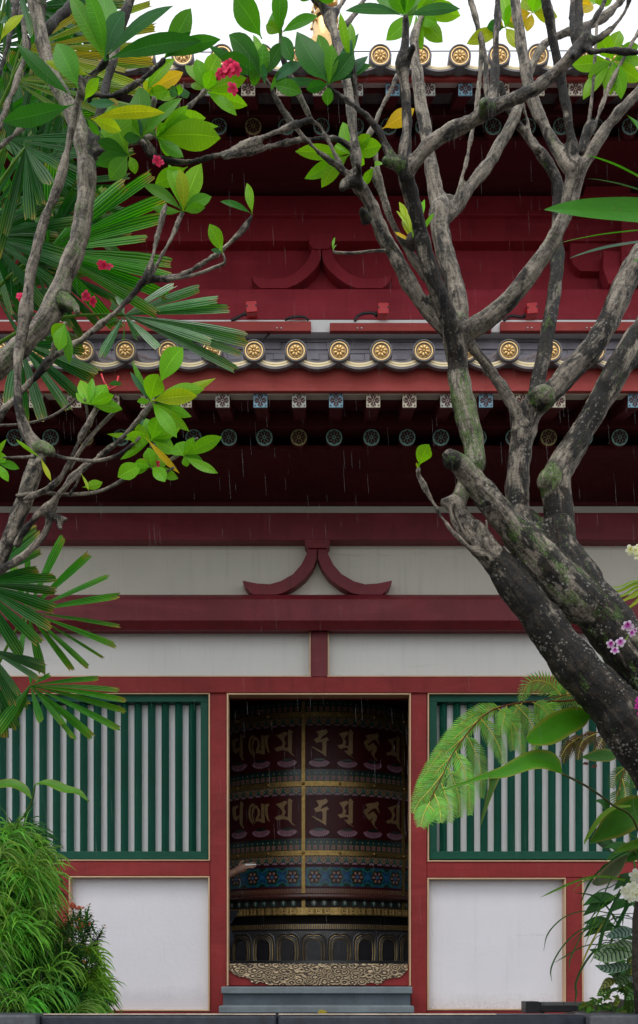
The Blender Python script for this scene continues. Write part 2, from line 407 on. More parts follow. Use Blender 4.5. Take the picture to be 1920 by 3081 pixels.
def soil(x0, x1, hx):
    s = MB(); n = 40; m_ = 16; vs = []
    for i in range(n+1):
        for j in range(m_+1):
            x = x0 + (x1-x0)*i/n; y = -1.69 + 1.0*j/m_
            k = min(1, i/n*3.2, (1-i/n)*3.2) * min(1, j/m_*5, (1-j/m_)*3)
            vs.append((x, y, PZ - .02 + k*hx*(.7+.5*rnd.random())))
    s.add(vs, [(i*(m_+1)+j, (i+1)*(m_+1)+j, (i+1)*(m_+1)+j+1, i*(m_+1)+j+1) for i in range(n) for j in range(m_)]); return s
struct('soil_left', soil(-3.4, -1.25, .14), M['soil'], smooth=True)
struct('soil_right', soil(1.28, 3.4, .15), M['soil'], smooth=True)

# ---------------------------------------------------------------- the temple
T = thing('temple_building', 'red and white temple hall with two tiled eaves, green lattice windows and an open doorway', 'temple', (0, .3, PZ))
def rect(x0, y0, x1, y1, Yf, th, bev=0, m=0, mb=None):
    """box whose front face fills the display-pixel rectangle at depth Yf"""
    a = W(x0, y0, Yf); b = W(x1, y1, Yf)
    return (mb or MB()).box((a.x, Yf, a.z), (b.x, Yf + th, b.z), m, bev)
def wide(y0, y1, Yf, th, bev=0, mb=None, m=0):
    return (mb or MB()).box((-XE, Yf, W(0, y0, Yf).z), (XE, Yf + th, W(0, y1, Yf).z), m, bev)
def part(name, mb, m, **k): return obj(name, mb, M[m] if isinstance(m, str) else [M[q] for q in m], T, **k)

part('wall_plate', wide(1085, 1197, .01, .3), 'shaded_red')
part('plaster_strip', wide(1196, 1217, .03, .2), 'plaster_old')
part('beam', wide(1214, 1280, -.05, .3, .008), 'maroon')
part('frieze_panel', wide(1275, 1415, .05, .2), 'plaster_old')
def zz(y, Y): return W(0, y, Y).z
bp = [(-.02, zz(1409, -.02)), (-.085, zz(1411, -.085)), (-.13, zz(1420, -.13)), (-.14, zz(1440, -.14)), (-.135, zz(1470, -.135)), (-.07, zz(1493, -.07)), (.0, zz(1496, 0)), (.2, zz(1496, 0)), (.2, zz(1409, 0))]
part('tie_beam', MB().prism([(-XE, y, z) for y, z in bp], 0, (2*XE, 0, 0)), 'maroon', auto=30)
part('upper_panel', wide(1490, 1608, .05, .2), 'plaster')
part('short_post', rect(737, 1495.5, 776, 1604, -.015, .2, .006), 'maroon')
part('lintel', wide(1604, 1641, -.02, .2, .005), 'red')
tr = MB()
wide(1600.5, 1603.6, -.012, .08, .002, tr)
for xs in ((733.5, 736.5), (776.5, 779.5)): rect(xs[0], 1498, xs[1], 1600, -.008, .08, .002, 0, tr)
part('gilt_trim', tr, 'tan')
PXL, PXR = 497.5, 1012
part('post', rect(497.5, 1641.5, 537, 2412, 0, .2, .005), 'red')
part('post', rect(974, 1641.5, 1012, 2412, 0, .2, .005), 'red')
# doorway with its gilt edge, threshold board and chased plate
d_ = MB()
rect(537.2, 1641.5, 541.5, 2336, -.012, .1, .003, 0, d_); rect(970, 1641.5, 974, 2336, -.012, .1, .003, 0, d_); rect(541.5, 1641.5, 970, 1646, -.012, .1, .003, 0, d_)
dr = part('doorway', d_, 'tan')
th_ = rect(528, 2285, 974, 2336, .03, .12, .004)
tb = part('threshold', th_, 'red')
pc = [(85,920),(100,945),(135,980),(180,1005),(230,1010),(250,1020),(270,1045),(310,1055),(330,1040),(360,1050),(390,1062),(700,1063),(1050,1062),(1065,1050),(1100,1045),(1130,1060),(1165,1050),(1190,1025),(1240,1010),(1290,1010),(1320,985),(1345,955),(1345,916),(700,914),(85,914)]
def c6(x, y, Y): return S(640 + x/2.2909, 2500 + y/2.2909, Y)
obj('chased_plate', MB().prism([c6(x, y, .018) for x, y in pc], 0, (0, .01, 0)), M['cloud'], tb)
# lattice windows: diamond bars in a mitred green frame before a white board
def window(x0, x1, xb0, n, label):
    y0, y1 = 1645, 2036
    fr = MB()
    rect(x0, y0, x1, y0+18, .02, .1, .004, 0, fr); rect(x0, y1-19, x1, y1, .02, .1, .004, 0, fr)
    wf = part('lattice_window', fr, 'green')
    for xa in (x0, x1-18):
        obj('stile', rect(xa, y0+18, xa+18, y1-19, .022, .1, .003), M['green'], wf)
    obj('backing_board', rect(x0+17, y0+16, x1-17, y1-17, .11, .02), M['plaster_board'], wf)
    ba = MB(); za, zb = zz(y0+17, .08), zz(y1-18, .08)
    for i in range(n):
        x = W(xb0 + 32.27*i, 0, .06).x; hw = .0285
        sec = [(x-hw, .078), (x-.001, .045), (x+hw, .078), (x, .106)]
        ba.prism([(a, b, zb) for a, b in sec], 0, (0, 0, za-zb))
    obj('lattice_bars', ba, M['green'], wf)
    t2 = MB()
    rect(x0-4, y0-4.5, x1+4, y0-.6, -.012, .1, .002, 0, t2); rect(x0-4.2, y0-.5, x0-.6, y1+2, -.01, .1, .002, 0, t2); rect(x1+.6, y0-.5, x1+4.2, y1+2, -.01, .1, .002, 0, t2)
    obj('gilt_trim', t2, M['tan'], wf)
    wf['label'] = label
window(-640, 493.5, 455.5 - 32.27*33, 34, 'green lattice window left of the doorway')
window(1017.5, 2150, 1051, 34, 'green lattice window right of the doorway')
# dado: rails, posts, white panels edged in gilt
part('rail', rect(-1300, 2040, 497, 2075, -.004, .2, .005), 'red'); part('rail', rect(1012.5, 2042, 2800, 2079, -.004, .2, .005), 'red')
part('rail', rect(-1300, 2396.5, 497, 2412, -.006, .2, .004), 'red'); part('rail', rect(1012.5, 2394, 2800, 2412, -.006, .2, .004), 'red')
for a, b in ((135, 162), (-260, -225)): part('post', rect(a, 2075.5, b, 2396, 0, .2, .004), 'red')
for a, b in ((1342, 1379), (1705, 1742)): part('post', rect(a, 2079.5, b, 2393.5, 0, .2, .004), 'red')
def dado(x0, y0, x1, y1, m):
    c_ = W((x0+x1)/2, y1, 0)
    p_ = part('dado_panel', rect(x0-4, y0-2, x1+4, y1+2, .06, .08), m, origin=(c_.x, .06, c_.z))
    t3 = MB()
    rect(x0, y0, x1, y0+3.4, -.012, .08, .002, 0, t3); rect(x0, y1-3.4, x1, y1, -.012, .08, .002, 0, t3)
    rect(x0, y0+3.5, x0+4, y1-3.5, -.01, .08, .002, 0, t3); rect(x1-4, y0+3.5, x1, y1-3.5, -.01, .08, .002, 0, t3)
    obj('gilt_trim', t3, M['tan'], p_)
    return p_
dado(162.5, 2075.8, 497, 2396, 'plaster_flaked')['label'] = 'white dado panel with flaked plaster near its lower right corner'
dado(1012.5, 2079.8, 1341.5, 2394, 'plaster_low'); dado(1379.5, 2079.8, 1704.5, 2394, 'plaster_low'); dado(-224.5, 2075.8, 134.5, 2396, 'plaster_low')
tr2 = MB()
rect(-1300, 2036.8, 497, 2039.6, -.012, .1, .002, 0, tr2); rect(1012.5, 2038.4, 2800, 2041.6, -.012, .1, .002, 0, tr2)
part('gilt_trim', tr2, 'tan')
part('sill', MB().box((-XE, -.05, PZ+.001), (XE, .3, W(0, 2411.8, 0).z)), 'granite')
# curved strut (a bracket like a splayed frog's legs)
left = [(730,1295),(727.5,1312),(715,1337),(695,1360),(665,1377),(640,1384),(610,1382),(590,1378),(575,1375),(582,1392),(590,1401),(600,1409),(655,1409),(672,1405),(700,1390),(725,1370),(742,1347),(751.2,1325)]
def strut(pts, cx, Yf, th, cap, m):
    s_ = MB()
    for sg in (1, -1):
        P = [W(cx - .6*sg + sg*(x - cx) if sg > 0 else 2*cx - x + .6, y, Yf) for x, y in pts]
        # smooth the outline
        s_.prism(P + [W(cx - .6*sg, pts[0][1], Yf)], 0, (0, th, 0))
    b_ = part('curved_strut', s_, m, bevel=.004)
    x0, x1, y0, y1, y2, ins = cap
    P = [W(a, b, Yf-.02) for a, b in ((x0, y0), (x1, y0), (x1, y1), (x1-ins, y2), (x0+ins, y2), (x0, y1))]
    obj('bearing_block', MB().prism(P, 0, (0, th + .03, 0)), M[m], b_, bevel=.004)
strut(left, 752, -.045, .09, (722, 782, 1279, 1289, 1298, 8), 'maroon')
up = [(c[0], c[1]) for c in [(672,190),(640,275),(590,340),(520,400),(430,438),(330,445),(240,432),(155,415),(185,475),(215,505),(240,522),(460,522),(540,490),(620,435),(690,370),(730,310),(744,268)]]
up = [((700 + x/2.8)/K, (680 + y/2.8)/K) for x, y in up]

# eaves -------------------------------------------------------------------------------------------------
M['plate_cream'] = mat('rafter_end_cream', (.54, .48, .37), .55, var=.2, scale=6)
M['plate_blue'] = mat('rafter_end_blue', (.17, .34, .44), .5, var=.45, scale=9)
M['plate_worn'] = mat('rafter_end_worn', (.42, .43, .38), .55, var=.3, scale=14)
M['teal'] = mat('teal_paint', (.34, .66, .60), .55, var=.25, scale=10)
M['olive'] = mat('olive_paint', (.48, .45, .20), .55, var=.25, scale=10)
M['hole'] = mat('dark_red_recess', (.07, .012, .014), .7, var=.2)
def ell(cx, cz, ang, r, ln, wd, Y, n=8):
    ca, sa = math.cos(ang), math.sin(ang); P = []
    for i in range(n):
        t = 2*math.pi*i/n; a = r + ln*math.cos(t); b = wd*math.sin(t)
        P.append((cx + ca*a - sa*b, Y, cz + sa*a + ca*b))
    return P
def square_plate(x, z, Y, s):
    q = MB(); q.box((x-s, Y-.006, z-s), (x+s, Y+.002, z+s), 0)
    for k_ in range(8):
        P = ell(x, z, math.pi/8 + k_*math.pi/4, s*.52, s*.33, s*.13, Y-.0085); q.prism(P, 0, (0, .003, 0), 1)
    for k_ in range(4):
        a = k_*math.pi/2
        for o_ in (0, ):
            cxx, czz = x + s*.74*math.cos(a), z + s*.74*math.sin(a); t = Vector((-math.sin(a), 0, math.cos(a))); r_ = Vector((math.cos(a), 0, math.sin(a)))
            c0 = Vector((cxx, Y-.0085, czz)); q.prism([c0 - r_*s*.2, c0 + r_*s*.14 + t*s*.16, c0 + r_*s*.14 - t*s*.16], 0, (0, .003, 0), 1)
        b = a + math.pi/4; c0 = Vector((x + s*1.14*math.cos(b), Y-.0085, z + s*1.14*math.sin(b))); t = Vector((-math.sin(b), 0, math.cos(b))); r_ = Vector((math.cos(b), 0, math.sin(b)))
        q.prism([c0 - r_*s*.22, c0 + t*s*.14, c0 - t*s*.14], 0, (0, .003, 0), 1)
    P = ell(x, z, 0, 0, s*.12, s*.12, Y-.0085); q.prism(P, 0, (0, .003, 0), 1)
    return q
def round_plate(x, z, Y, r):
    q = MB(); q.lathe([(0, .005), (r, .005), (r, -.002)], (x, Y, z), 28, 0, 'Y')
    for k_ in range(8):
        a = math.pi/8 + k_*math.pi/4
        q.prism(ell(x, z, a, r*.50, r*.30, r*.13, Y-.0085), 0, (0, .004, 0), 1)
        b = a + math.pi/8; c0 = Vector((x + r*.74*math.cos(b), Y-.0085, z + r*.74*math.sin(b))); t = Vector((-math.sin(b), 0, math.cos(b))); r_ = Vector((math.cos(b), 0, math.sin(b)))
        q.prism([c0 - r_*r*.22, c0 + r_*r*.1 + t*r*.2, c0 + r_*r*.1 - t*r*.2], 0, (0, .004, 0), 1)
    q.prism(ell(x, z, 0, 0, r*.11, r*.11, Y-.0085), 0, (0, .004, 0), 1)
    return q

def eave(nm, yd, Yd, xd0, pd, yf0, yf1, yr, xr0, pr, Yr, yc, xc0, pc_, Yc, ywall, Yw, Ytop, ztop):
    """one eave: tiled roof with gilt end tiles, fascia, square rafters, round rafters, soffit"""
    zd = W(0, yd, Yd-.03).z; mp = mpx(Yd); pitch = pd*mp; r = 26.5*mp; k = r/.0733
    zE = zd - .02
    # tiled slope
    rf = MB(); sl = (ztop - zE)/(Ytop - Yd)
    rf.add([(-XE, Yd+.02, zE-.05), (XE, Yd+.02, zE-.05), (XE, Ytop, ztop-.05), (-XE, Ytop, ztop-.05), (-XE, Yd+.02, zE-.06), (XE, Yd+.02, zE-.06), (XE, Ytop, ztop-.12), (-XE, Ytop, ztop-.12)],
           [(0,1,2,3),(7,6,5,4),(0,4,5,1),(1,5,6,2),(2,6,7,3),(3,7,4,0)])
    x0 = W(xd0, 0, Yd).x; i0 = int((-XE - x0)/pitch) + 1; i1 = int((XE - x0)/pitch)
    for i in range(i0, i1+1):
        x = x0 + i*pitch
        rf.tube([(x, Yd+.03, zE+.005), (x, Ytop, ztop+.005)], r*.86, 10, 0)
        for j, dy in enumerate((.16, .5, .85)):
            cr = [(x + pitch/2 + math.sin(a)*pitch*.46, Yd+dy, zE + sl*dy - .035 + (1-math.cos(a))*pitch*.34) for a in [q*.35 for q in range(-3, 4)]]
            rf.prism(cr + [(p[0], p[1], p[2]+.022) for p in reversed(cr)], 0, (0, .3, .3*sl))
    roof = part(nm, rf, 'tile', auto=40)
    # end tile, built once and copied
    e = MB(); c = (0, Yd-.02, 0)
    e.lathe([(0, 0), (.046*k, 0), (.047*k, .005*k), (.0505*k, .005*k), (.051*k, 0), (.0615*k, 0), (.065*k, .012*k), (.071*k, .012*k), (.0742*k, .006*k), (.0742*k, -.07)], c, 36, 0, 'Y')
    e.lathe([(.0512*k, .0), (.0525*k, .008*k), (.0595*k, .008*k), (.0613*k, .0)], c, 36, 1, 'Y')
    e.lathe([(0, .003*k), (.044*k, .003*k), (.0445*k, 0)], c, 24, 2, 'Y')
    for q in range(8):
        a = q*math.pi/4 + .2
        for rr, ln, wd, hh in ((.024, .0155, .0095, .012),):
            bm = bmesh.new(); bmesh.ops.create_icosphere(bm, subdivisions=2, radius=1)
            for v in bm.verts:
                tp = 1.15 if v.co.x > 0 else .8
                lx, lz, ly = v.co.x*ln*k + rr*k, v.co.z*wd*k*tp, v.co.y*hh*k
                v.co = (lx*math.cos(a) - lz*math.sin(a), Yd-.02-.003*k - ly, lx*math.sin(a) + lz*math.cos(a))
            e.bm(bm, 1)
    bm = bmesh.new(); bmesh.ops.create_icosphere(bm, subdivisions=2, radius=.0085*k)
    for v in bm.verts: v.co = (v.co.x, Yd-.024 + v.co.y*1.3, v.co.z)
    e.bm(bm, 1)
    e.v = [(p[0]+x0+i0*pitch, p[1], p[2]+zd) for p in e.v]
    et = obj('end_tile', e, [M['tile'], M['gold'], M['gold_deep']], roof, origin=(x0+i0*pitch, Yd, zd), auto=40)
    # drooping pan tile between two end tiles
    q_ = mp*(.2814 if Yd < -1 else .235)     # metres per pixel of the 2.8x enlargement
    def arc(v0, v1, lo, hi, Y, n=16):
        A, B = [], []
        for i in range(n+1):
            u = -1 + 2*i/n; s = (u*u)*62*(pd/100.5)
            A.append(Vector((u*pitch/2 + pitch/2, Y, (v0+s)*q_))); B.append(Vector((u*pitch/2 + pitch/2, Y, (v1+s)*q_)))
        return A + B[::-1]
    t_ = MB(); t_.prism(arc(-76, -140, 0, 0, Yd+.0), 0, (0, .022, 0), 0)
    t_.prism(arc(-84, -100, 0, 0, Yd-.006), 0, (0, .02, 0), 1); t_.prism(arc(-104, -121, 0, 0, Yd-.006), 0, (0, .02, 0), 1)
    t_.prism(arc(-126, -146, 0, 0, Yd-.016), 0, (0, .024, 0), 0)
    t_.prism(arc(-26, -52, 0, 0, Yd+.12), 0, (0, .25, .25*sl), 0)
    t_.v = [(p[0]+x0+i0*pitch, p[1], p[2]+zd) for p in t_.v]
    pt = obj('pan_tile', t_, [M['tile'], M['cream_glaze']], roof, origin=(x0+i0*pitch, Yd, zd), auto=30)
    for i in range(i0+1, i1+1):
        for s_ in (et, pt):
            c = s_.copy(); col.objects.link(c); c.parent = roof; c.location = s_.location + Vector(((i-i0)*pitch + rnd.uniform(-.004, .004), 0, rnd.uniform(-.002, .002)))
            if s_ is et: c.rotation_euler = (0, rnd.uniform(-.5, .5), 0)
    # fascia
    Yf = Yr - .036; zf0 = W(0, yf1, Yf+.03).z; part('fascia', MB().box((-XE, Yf, zf0), (XE, Yf+.03, W(0, yf0-14 if Yd < -1 else yf0-4, Yf).z), bev=.003), 'brick_red')
    # square rafters
    zr = W(0, yr, Yr).z; s = 16.3*mpx(Yr); p = pr*mpx(Yr); xr = W(xr0, 0, Yr).x
    i0 = int((-XE+.2-xr)/p) + 1; i1 = int((XE-.2-xr)/p)
    Yb = Yc - .012; rise = max(W(0, yc-37, Yb).z - (zr-s), .02); protos = {}
    ends = ['plate_cream', 'plate_cream', 'plate_blue', 'plate_worn']
    for i in range(i0, i1+1):
        mt = {-2: 'plate_worn', -1: 'plate_blue', 0: 'plate_worn', 1: 'plate_blue', 2: 'plate_cream', 3: 'plate_cream'}.get(i, ends[rnd.randrange(4)])
        x = xr + i*p + rnd.uniform(-.01, .01)*s/.05
        if mt not in protos:
            b_ = MB().box((x-s*.96, Yr, zr-s*.96), (x+s*.96, Yb, zr+s*.96))
            b_.v = [(p[0], p[1], p[2] + (rise if p[1] > Yr + .01 else 0)) for p in b_.v]
            ra = obj('square_rafter', b_, M['shaded_red'], T, origin=(x, Yr, zr))
            obj('end_plate', square_plate(x, zr, Yr, s), [M[mt], M['hole']], ra)
            protos[mt] = ra
        else: copy_part(protos[mt], T, (x, Yr, zr))
    zt = zr + s
    sl_ = rise/(Yb-Yr); zs = lambda y: zt + (y-Yr)*sl_
    def slab(y0, y1, dz): return MB().prism([(-XE, y0, zs(y0)+dz), (-XE, y1, zs(y1)+dz), (-XE, y1, zs(y1)+.06), (-XE, y0, zs(y0)+.06)], 0, (2*XE, 0, 0))
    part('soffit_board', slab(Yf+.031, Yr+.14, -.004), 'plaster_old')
    part('soffit', slab(Yr+.14, Yc+.15, -.012), 'shaded_red')
    # cross beam carrying them, then the round rafters below and behind
    zc = W(0, yc, Yc).z; rc = 19.3*mpx(Yc)
    part('eave_beam', MB().box((-XE, Yc-.016, zc+rc*1.12), (XE, Yc+.1, zs(Yb)-.02), bev=.004), 'shaded_red')
    p = pc_*mpx(Yc); xc = W(xc0, 0, Yc).x; i0 = int((-XE+.2-xc)/p) + 1; i1 = int((XE-.2-xc)/p); protos = {}
    for i in range(i0, i1+1):
        mt = 'olive' if i in (0, 7, -6) else 'teal'; x = xc + i*p + rnd.uniform(-.008, .008)
        if mt not in protos:
            b_ = MB().tube([(x, Yc, zc), (x, Yc+.12, zc + .004)], rc*.97, 24)
            ra = obj('round_rafter', b_, M['shaded_red'], T, origin=(x, Yc, zc), auto=40)
            obj('end_plate', round_plate(x, zc, Yc, rc), [M[mt], M['hole']], ra)
            protos[mt] = ra
        else: copy_part(protos[mt], T, (x, Yc, zc))
    part('soffit', MB().box((-XE, Yc-.0, zc+rc+.025), (XE, Yw+.1, zc+rc+.06)), 'shaded_red')
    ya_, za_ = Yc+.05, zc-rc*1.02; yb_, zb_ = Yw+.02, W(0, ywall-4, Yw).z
    part('eave_cove', MB().prism([(-XE, ya_, za_), (-XE, yb_, zb_), (-XE, yb_, zb_+.03), (-XE, ya_, za_+.03)], 0, (2*XE, 0, 0)), 'deep_shaded_red' if Yd < -1 else 'shaded_red')
    return roof
M['gold_deep'] = mat('gold_ground', (.45, .26, .08), .45, .5, var=.2, scale=40)
lower = eave('lower_roof', 830, -1.2, 702, 100.5, 872, 933, 950, 706, 88.5, -1.12, 1037, 709.5, 84.3, -.70, 1195, .02, .47, 5.42)
upper = eave('upper_roof', 130, -.78, 901, 93.3, 164, 197, 211.5, 1018, 86, -.70, 300, 1086, 81, -.22, 460, .56, 3.2, 8.75)

# upper storey
part('wall_plate', wide(395, 462, .58, .3), 'shaded_red')
part('upper_beam', wide(463, 509, .47, .3, .006), 'red_upper'); part('upper_beam', wide(511.5, 570, .51, .3, .006), 'red_upper')
part('upper_wall', wide(571.5, 690, .62, .2), 'red_upper')
part('upper_beam', wide(683.5, 757, .50, .3, .01), 'red_upper'); 
strut(up, 762, .50, .13, (732, 789, 554, 575, 589, 11), 'red_upper')
def c7(x, y, Y): return S(1620 + x/5.04, 560 + y/5.04, Y)
bk = MB()
bk.prism([c7(a, b, .54) for a, b in ((490,600),(482,1060),(520,1160),(570,1230),(650,1285),(980,1290),(1900,1290),(1900,600))], 0, (0, .1, 0))
br = part('bracket_arm', bk, 'red_upper', bevel=.005)
bb = MB()
for dx in (0, 560): bb.prism([c7(a+dx, b, .44) for a, b in ((985,985),(1250,985),(1500,985),(1500,1260),(1420,1485),(1070,1485),(985,1255))], 0, (0, .12, 0))
bb.prism([c7(a, b, .40) for a, b in ((1260,100),(2300,100),(2300,1170),(1262,1170))], 0, (0, .16, 0))
bb.prism([c7(a, b, .42) for a, b in ((720,0),(1400,0),(1400,150),(690,120))], 0, (0, .16, 0))
obj('bracket_block', bb, M['red_upper'], br, bevel=.005)
# ledge of white sheet metal and the grey ridge courses under it
part('ledge', MB().box((-XE, .29, W(0, 787, .29).z), (XE, .52, W(0, 757.6, .29).z), bev=.003), 'white_metal')
rc_ = MB()
for (ya, yb, ln, off, Yf) in ((789.5, 793, 30, 0, .345), (793.5, 811, .36, .1, .37), (811.7, 827, .36, .26, .362), (827.7, 838, .36, 0, .372), (838.7, 852, .36, .2, .36), (852.5, 880, .36, .05, .366)):
    za, zb = zz(ya, Yf), zz(yb, Yf); x = -XE + off - .4
    while x < XE:
        rc_.box((x+.0015, Yf + rnd.uniform(-.004, .004), zb), (min(x+ln, XE)-.0015, Yf+.12, za)); x += ln
part('ridge_course', rc_, 'tile_grey')
part('ridge_core', MB().box((-XE, .40, zz(900, .4)), (XE, .60, zz(789, .4))), 'tile_grey')
# body of the hall behind the facade
bd = MB()
bd.box((-XE, .2, PZ+.002), (-XE+.15, 5, 4.9)); bd.box((XE-.15, .2, PZ+.002), (XE, 5, 4.9)); bd.box((-XE, 5, PZ+.002), (XE, 5.2, 8.4))
bd.box((-XE, .25, zz(1641, .25)+.18), (XE, 5, zz(1641, .25)+.3))
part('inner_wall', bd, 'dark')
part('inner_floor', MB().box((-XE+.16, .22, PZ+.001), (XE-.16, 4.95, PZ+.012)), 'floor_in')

M['stone_lit'] = mat('lit_step_stone', (.17, .205, .225), .5, var=.3, scale=5, bump=.5, bscale=120)  # same stone as the risers, lightened to stand for light on the slabs
M['kerb_edge'] = mat('pale_kerb_edge', (.55, .45, .36), .5, var=.35, scale=9)  # pale beige strip along the kerb's top front edge
for ko, x0, x1 in ((KE[0], kx[0]+.02, kx[1]-.01), (KE[1], kx[1]+.005, S(1495, 0, -2).x)):
    obj('pale_edge', MB().box((x0, -1.992, KZ+.0005), (x1, -1.955, KZ+.0075), bev=.002), M['kerb_edge'], ko)
# stone steps before the doorway
def step(x0, x1, y0, y1, Yf, Yb, label, yr1):
    a = c6(x0, y0, Yf); b = c6(x1, y1, Yf)
    st = thing('stone_step', label, 'step', ((a.x+b.x)/2, Yf, PZ), 'blue grey stone steps to the doorway')
    tread = MB().box((a.x, Yf, b.z), (b.x, Yb, a.z), bev=.006); obj('tread', tread, M['stone_lit'], st)
    Yr = Yf + .03; q = c6(0, yr1, Yr).z
    obj('riser', MB().box((a.x+.012, Yr, max(q, PZ+.002)), (b.x-.012, Yb, b.z-.001)), M['stone'], st)
step(58, 1377, 1074, 1122, -.22, .0, 'upper blue grey stone step right below the gilt threshold plate', 1300)
step(42, 1389, 1207, 1255, -.50, -.2, 'lower blue grey stone step just above the black kerb', 1300)
# ---------------------------------------------------------------- the great prayer wheel inside the doorway
WR, WY = 1.17, 2.07
PW = thing('prayer_wheel', 'huge red and gold prayer wheel on a dark lotus base inside the doorway', 'prayer wheel', (0, WY, PZ+.01))
def wz(y): return .6 + (HY - y)/F*(WY - WR - CAMY)               # height at the wheel's front for a source row
def cyl(th, z, r=WR): return Vector((r*math.sin(th), WY - r*math.cos(th), z))
def hit(sx, sy, r=WR):
    dx, dz = (sx-CX)/F, (HY-sy)/F; oy = CAMY - WY
    a = dx*dx + 1; b = oy; c = oy*oy - r*r; t = (-b - math.sqrt(max(b*b - a*c, 0)))/a
    return math.atan2(t*dx, -(oy + t)), CAMZ + t*dz
def wpart(name, mb, mats, **k): return obj(name, mb, mats, PW, **k)
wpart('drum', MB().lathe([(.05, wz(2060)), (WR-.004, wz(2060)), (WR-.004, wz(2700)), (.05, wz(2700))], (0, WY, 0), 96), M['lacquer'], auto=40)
def ring(name, y0, y1, r0, r1, m, prof=None):
    za, zb = wz(y0), wz(y1)
    return wpart(name, MB().lathe(prof or [(r0, za), (r1, za), (r1, zb), (r0, zb)], (0, WY, 0), 96), M[m], auto=40)
M['pg'] = mat('painted_green', (.008, .06, .035), .3, var=.4, scale=30)
M['pdg'] = mat('painted_dark_green', (.006, .022, .016), .3, var=.4, scale=30)
M['pblue'] = mat('painted_blue', (.007, .05, .14), .3, var=.4, scale=30)
M['pteal'] = mat('painted_teal', (.013, .13, .11), .3, var=.3, scale=30)
M['pcream'] = mat('painted_cream', (.26, .20, .13), .35, var=.3, scale=40)
M['ppink'] = mat('painted_pink', (.24, .10, .14), .35, var=.3, scale=40)
M['pink_tip'] = mat('painted_rose', (.34, .19, .25), .35, var=.3, scale=40)
M['pbrown'] = mat('painted_brown', (.22, .10, .05), .35, var=.3, scale=40)
M['pwhite'] = mat('painted_white', (.62, .58, .52), .35, var=.2, scale=40)
M['pglyph'] = mat('gilt_lettering', (.29, .185, .083), .42, .2, var=.2, scale=40)
AR = 1.25                                                        # half angle painted (what the doorway can show)
def decal(mb, th, z, pts, off=.003, m=0, thick=.003):
    """a flat painted or gilt shape laid on the drum: pts in metres (along, up)"""
    tri = tessellate_polygon([[Vector((a, b, 0)) for a, b in pts]]); n = len(pts)
    P = [cyl(th + a/WR, z + b, WR + off) for a, b in pts] + [cyl(th + a/WR, z + b, WR - .002) for a, b in pts]
    mb.add(P, [tuple(t) for t in tri] + [(i, (i+1) % n, (i+1) % n + n, i+n) for i in range(n)], m)
def heart(s): return [(0, -.55*s), (.3*s, -.3*s), (.52*s, .05*s), (.48*s, .36*s), (.24*s, .42*s), (0, .22*s), (-.24*s, .42*s), (-.48*s, .36*s), (-.52*s, .05*s), (-.3*s, -.3*s)]
def rectp(a, b, c, d): return [(a, b), (c, b), (c, d), (a, d)]
def oval(cx, cy_, a, b, n=10, rot=0):
    return [(cx + a*math.cos(t)*math.cos(rot) - b*math.sin(t)*math.sin(rot), cy_ + a*math.cos(t)*math.sin(rot) + b*math.sin(t)*math.cos(rot)) for t in [2*math.pi*i/n for i in range(n)]]
def band(name, y0, y1, m, off=.001):
    za, zb = wz(y0), wz(y1); return wpart(name, MB().lathe([(WR-.01, za), (WR+off, za), (WR+off, zb), (WR-.01, zb)], (0, WY, 0), 96), M[m], auto=40)
tiers = [0, 208.7, 417]
for ti, dy in enumerate(tiers):
    # crested pattern band with square flowers
    ya, yb = 2105+dy, 2141.5+dy
    pb = band('pattern_band', ya, yb, 'pdg'); mb = MB(); n = 144; h = (wz(ya)-wz(yb))
    for i in range(-29, 30):
        th = (i+.35)*2*math.pi/n; z = wz(yb)
        decal(mb, th, z, rectp(-.017, .006, .017, .048), .0025, 0); decal(mb, th, z, oval(0, .027, .011, .013, 8), .0045, 1)
        for q in ((-.011, .014), (.011, .014), (-.011, .04), (.011, .04)): decal(mb, th, z, oval(*q, .0045, .005, 6), .0045, 3)
        decal(mb, th, z, [(-.014, .058), (0, .052), (.014, .058), (.012, .078), (0, .086), (-.012, .078)], .0025, 2); decal(mb, th, z, oval(0, .07, .006, .008, 6), .0045, 4)
        decal(mb, th+math.pi/n, z, rectp(-.0045, .0, .0045, .062), .0022, 2); decal(mb, th+math.pi/n, z, oval(0, .072, .0055, .010, 6), .0022, 5)
    obj('flower_squares', mb, [M['pbrown'], M['ppink'], M['pg'], M['pcream'], M['pcream'], M['pblue']], pb)
    # studded brass band
    gb = ring('brass_band', 2142+dy, 2157+dy, WR-.02, WR+.014, 'brass')
    for i in range(-4, 5):
        th = -.112 + i*math.pi/12; q = MB(); p = cyl(th, wz(2149.5+dy), WR+.014)
        bm = bmesh.new(); bmesh.ops.create_uvsphere(bm, u_segments=10, v_segments=8, radius=.014)
        for v in bm.verts: v.co = v.co + p
        q.bm(bm); obj('stud', q, M['brass'], gb, origin=p, smooth=True)
    # hearts hanging under the brass band
    ya, yb = 2157.5+dy, 2176+dy
    hb = band('heart_band', ya, yb, 'pg'); mb = MB(); n = 96
    for i in range(-19, 20):
        th = (i+.5)*2*math.pi/n; z = wz(yb) + .022
        decal(mb, th, z, heart(.088), .0015, 3); decal(mb, th, z+.004, heart(.068), .003, 0); decal(mb, th, z+.006, heart(.046), .0045, 2); decal(mb, th, z+.010, heart(.024), .006, 0)
        t2 = th + math.pi/n
        for a in (-.018, -.009, 0, .009, .018): decal(mb, t2, wz(yb)-.014, oval(a, .004 - abs(a)*.1, .004, .011, 6), .003, 1)
        decal(mb, t2, wz(yb)+.02, heart(.03), .003, 4)
    obj('heart_pattern', mb, [M['pcream'], M['pink_tip'], M['pbrown'], M['pdg'], M['pteal']], hb)
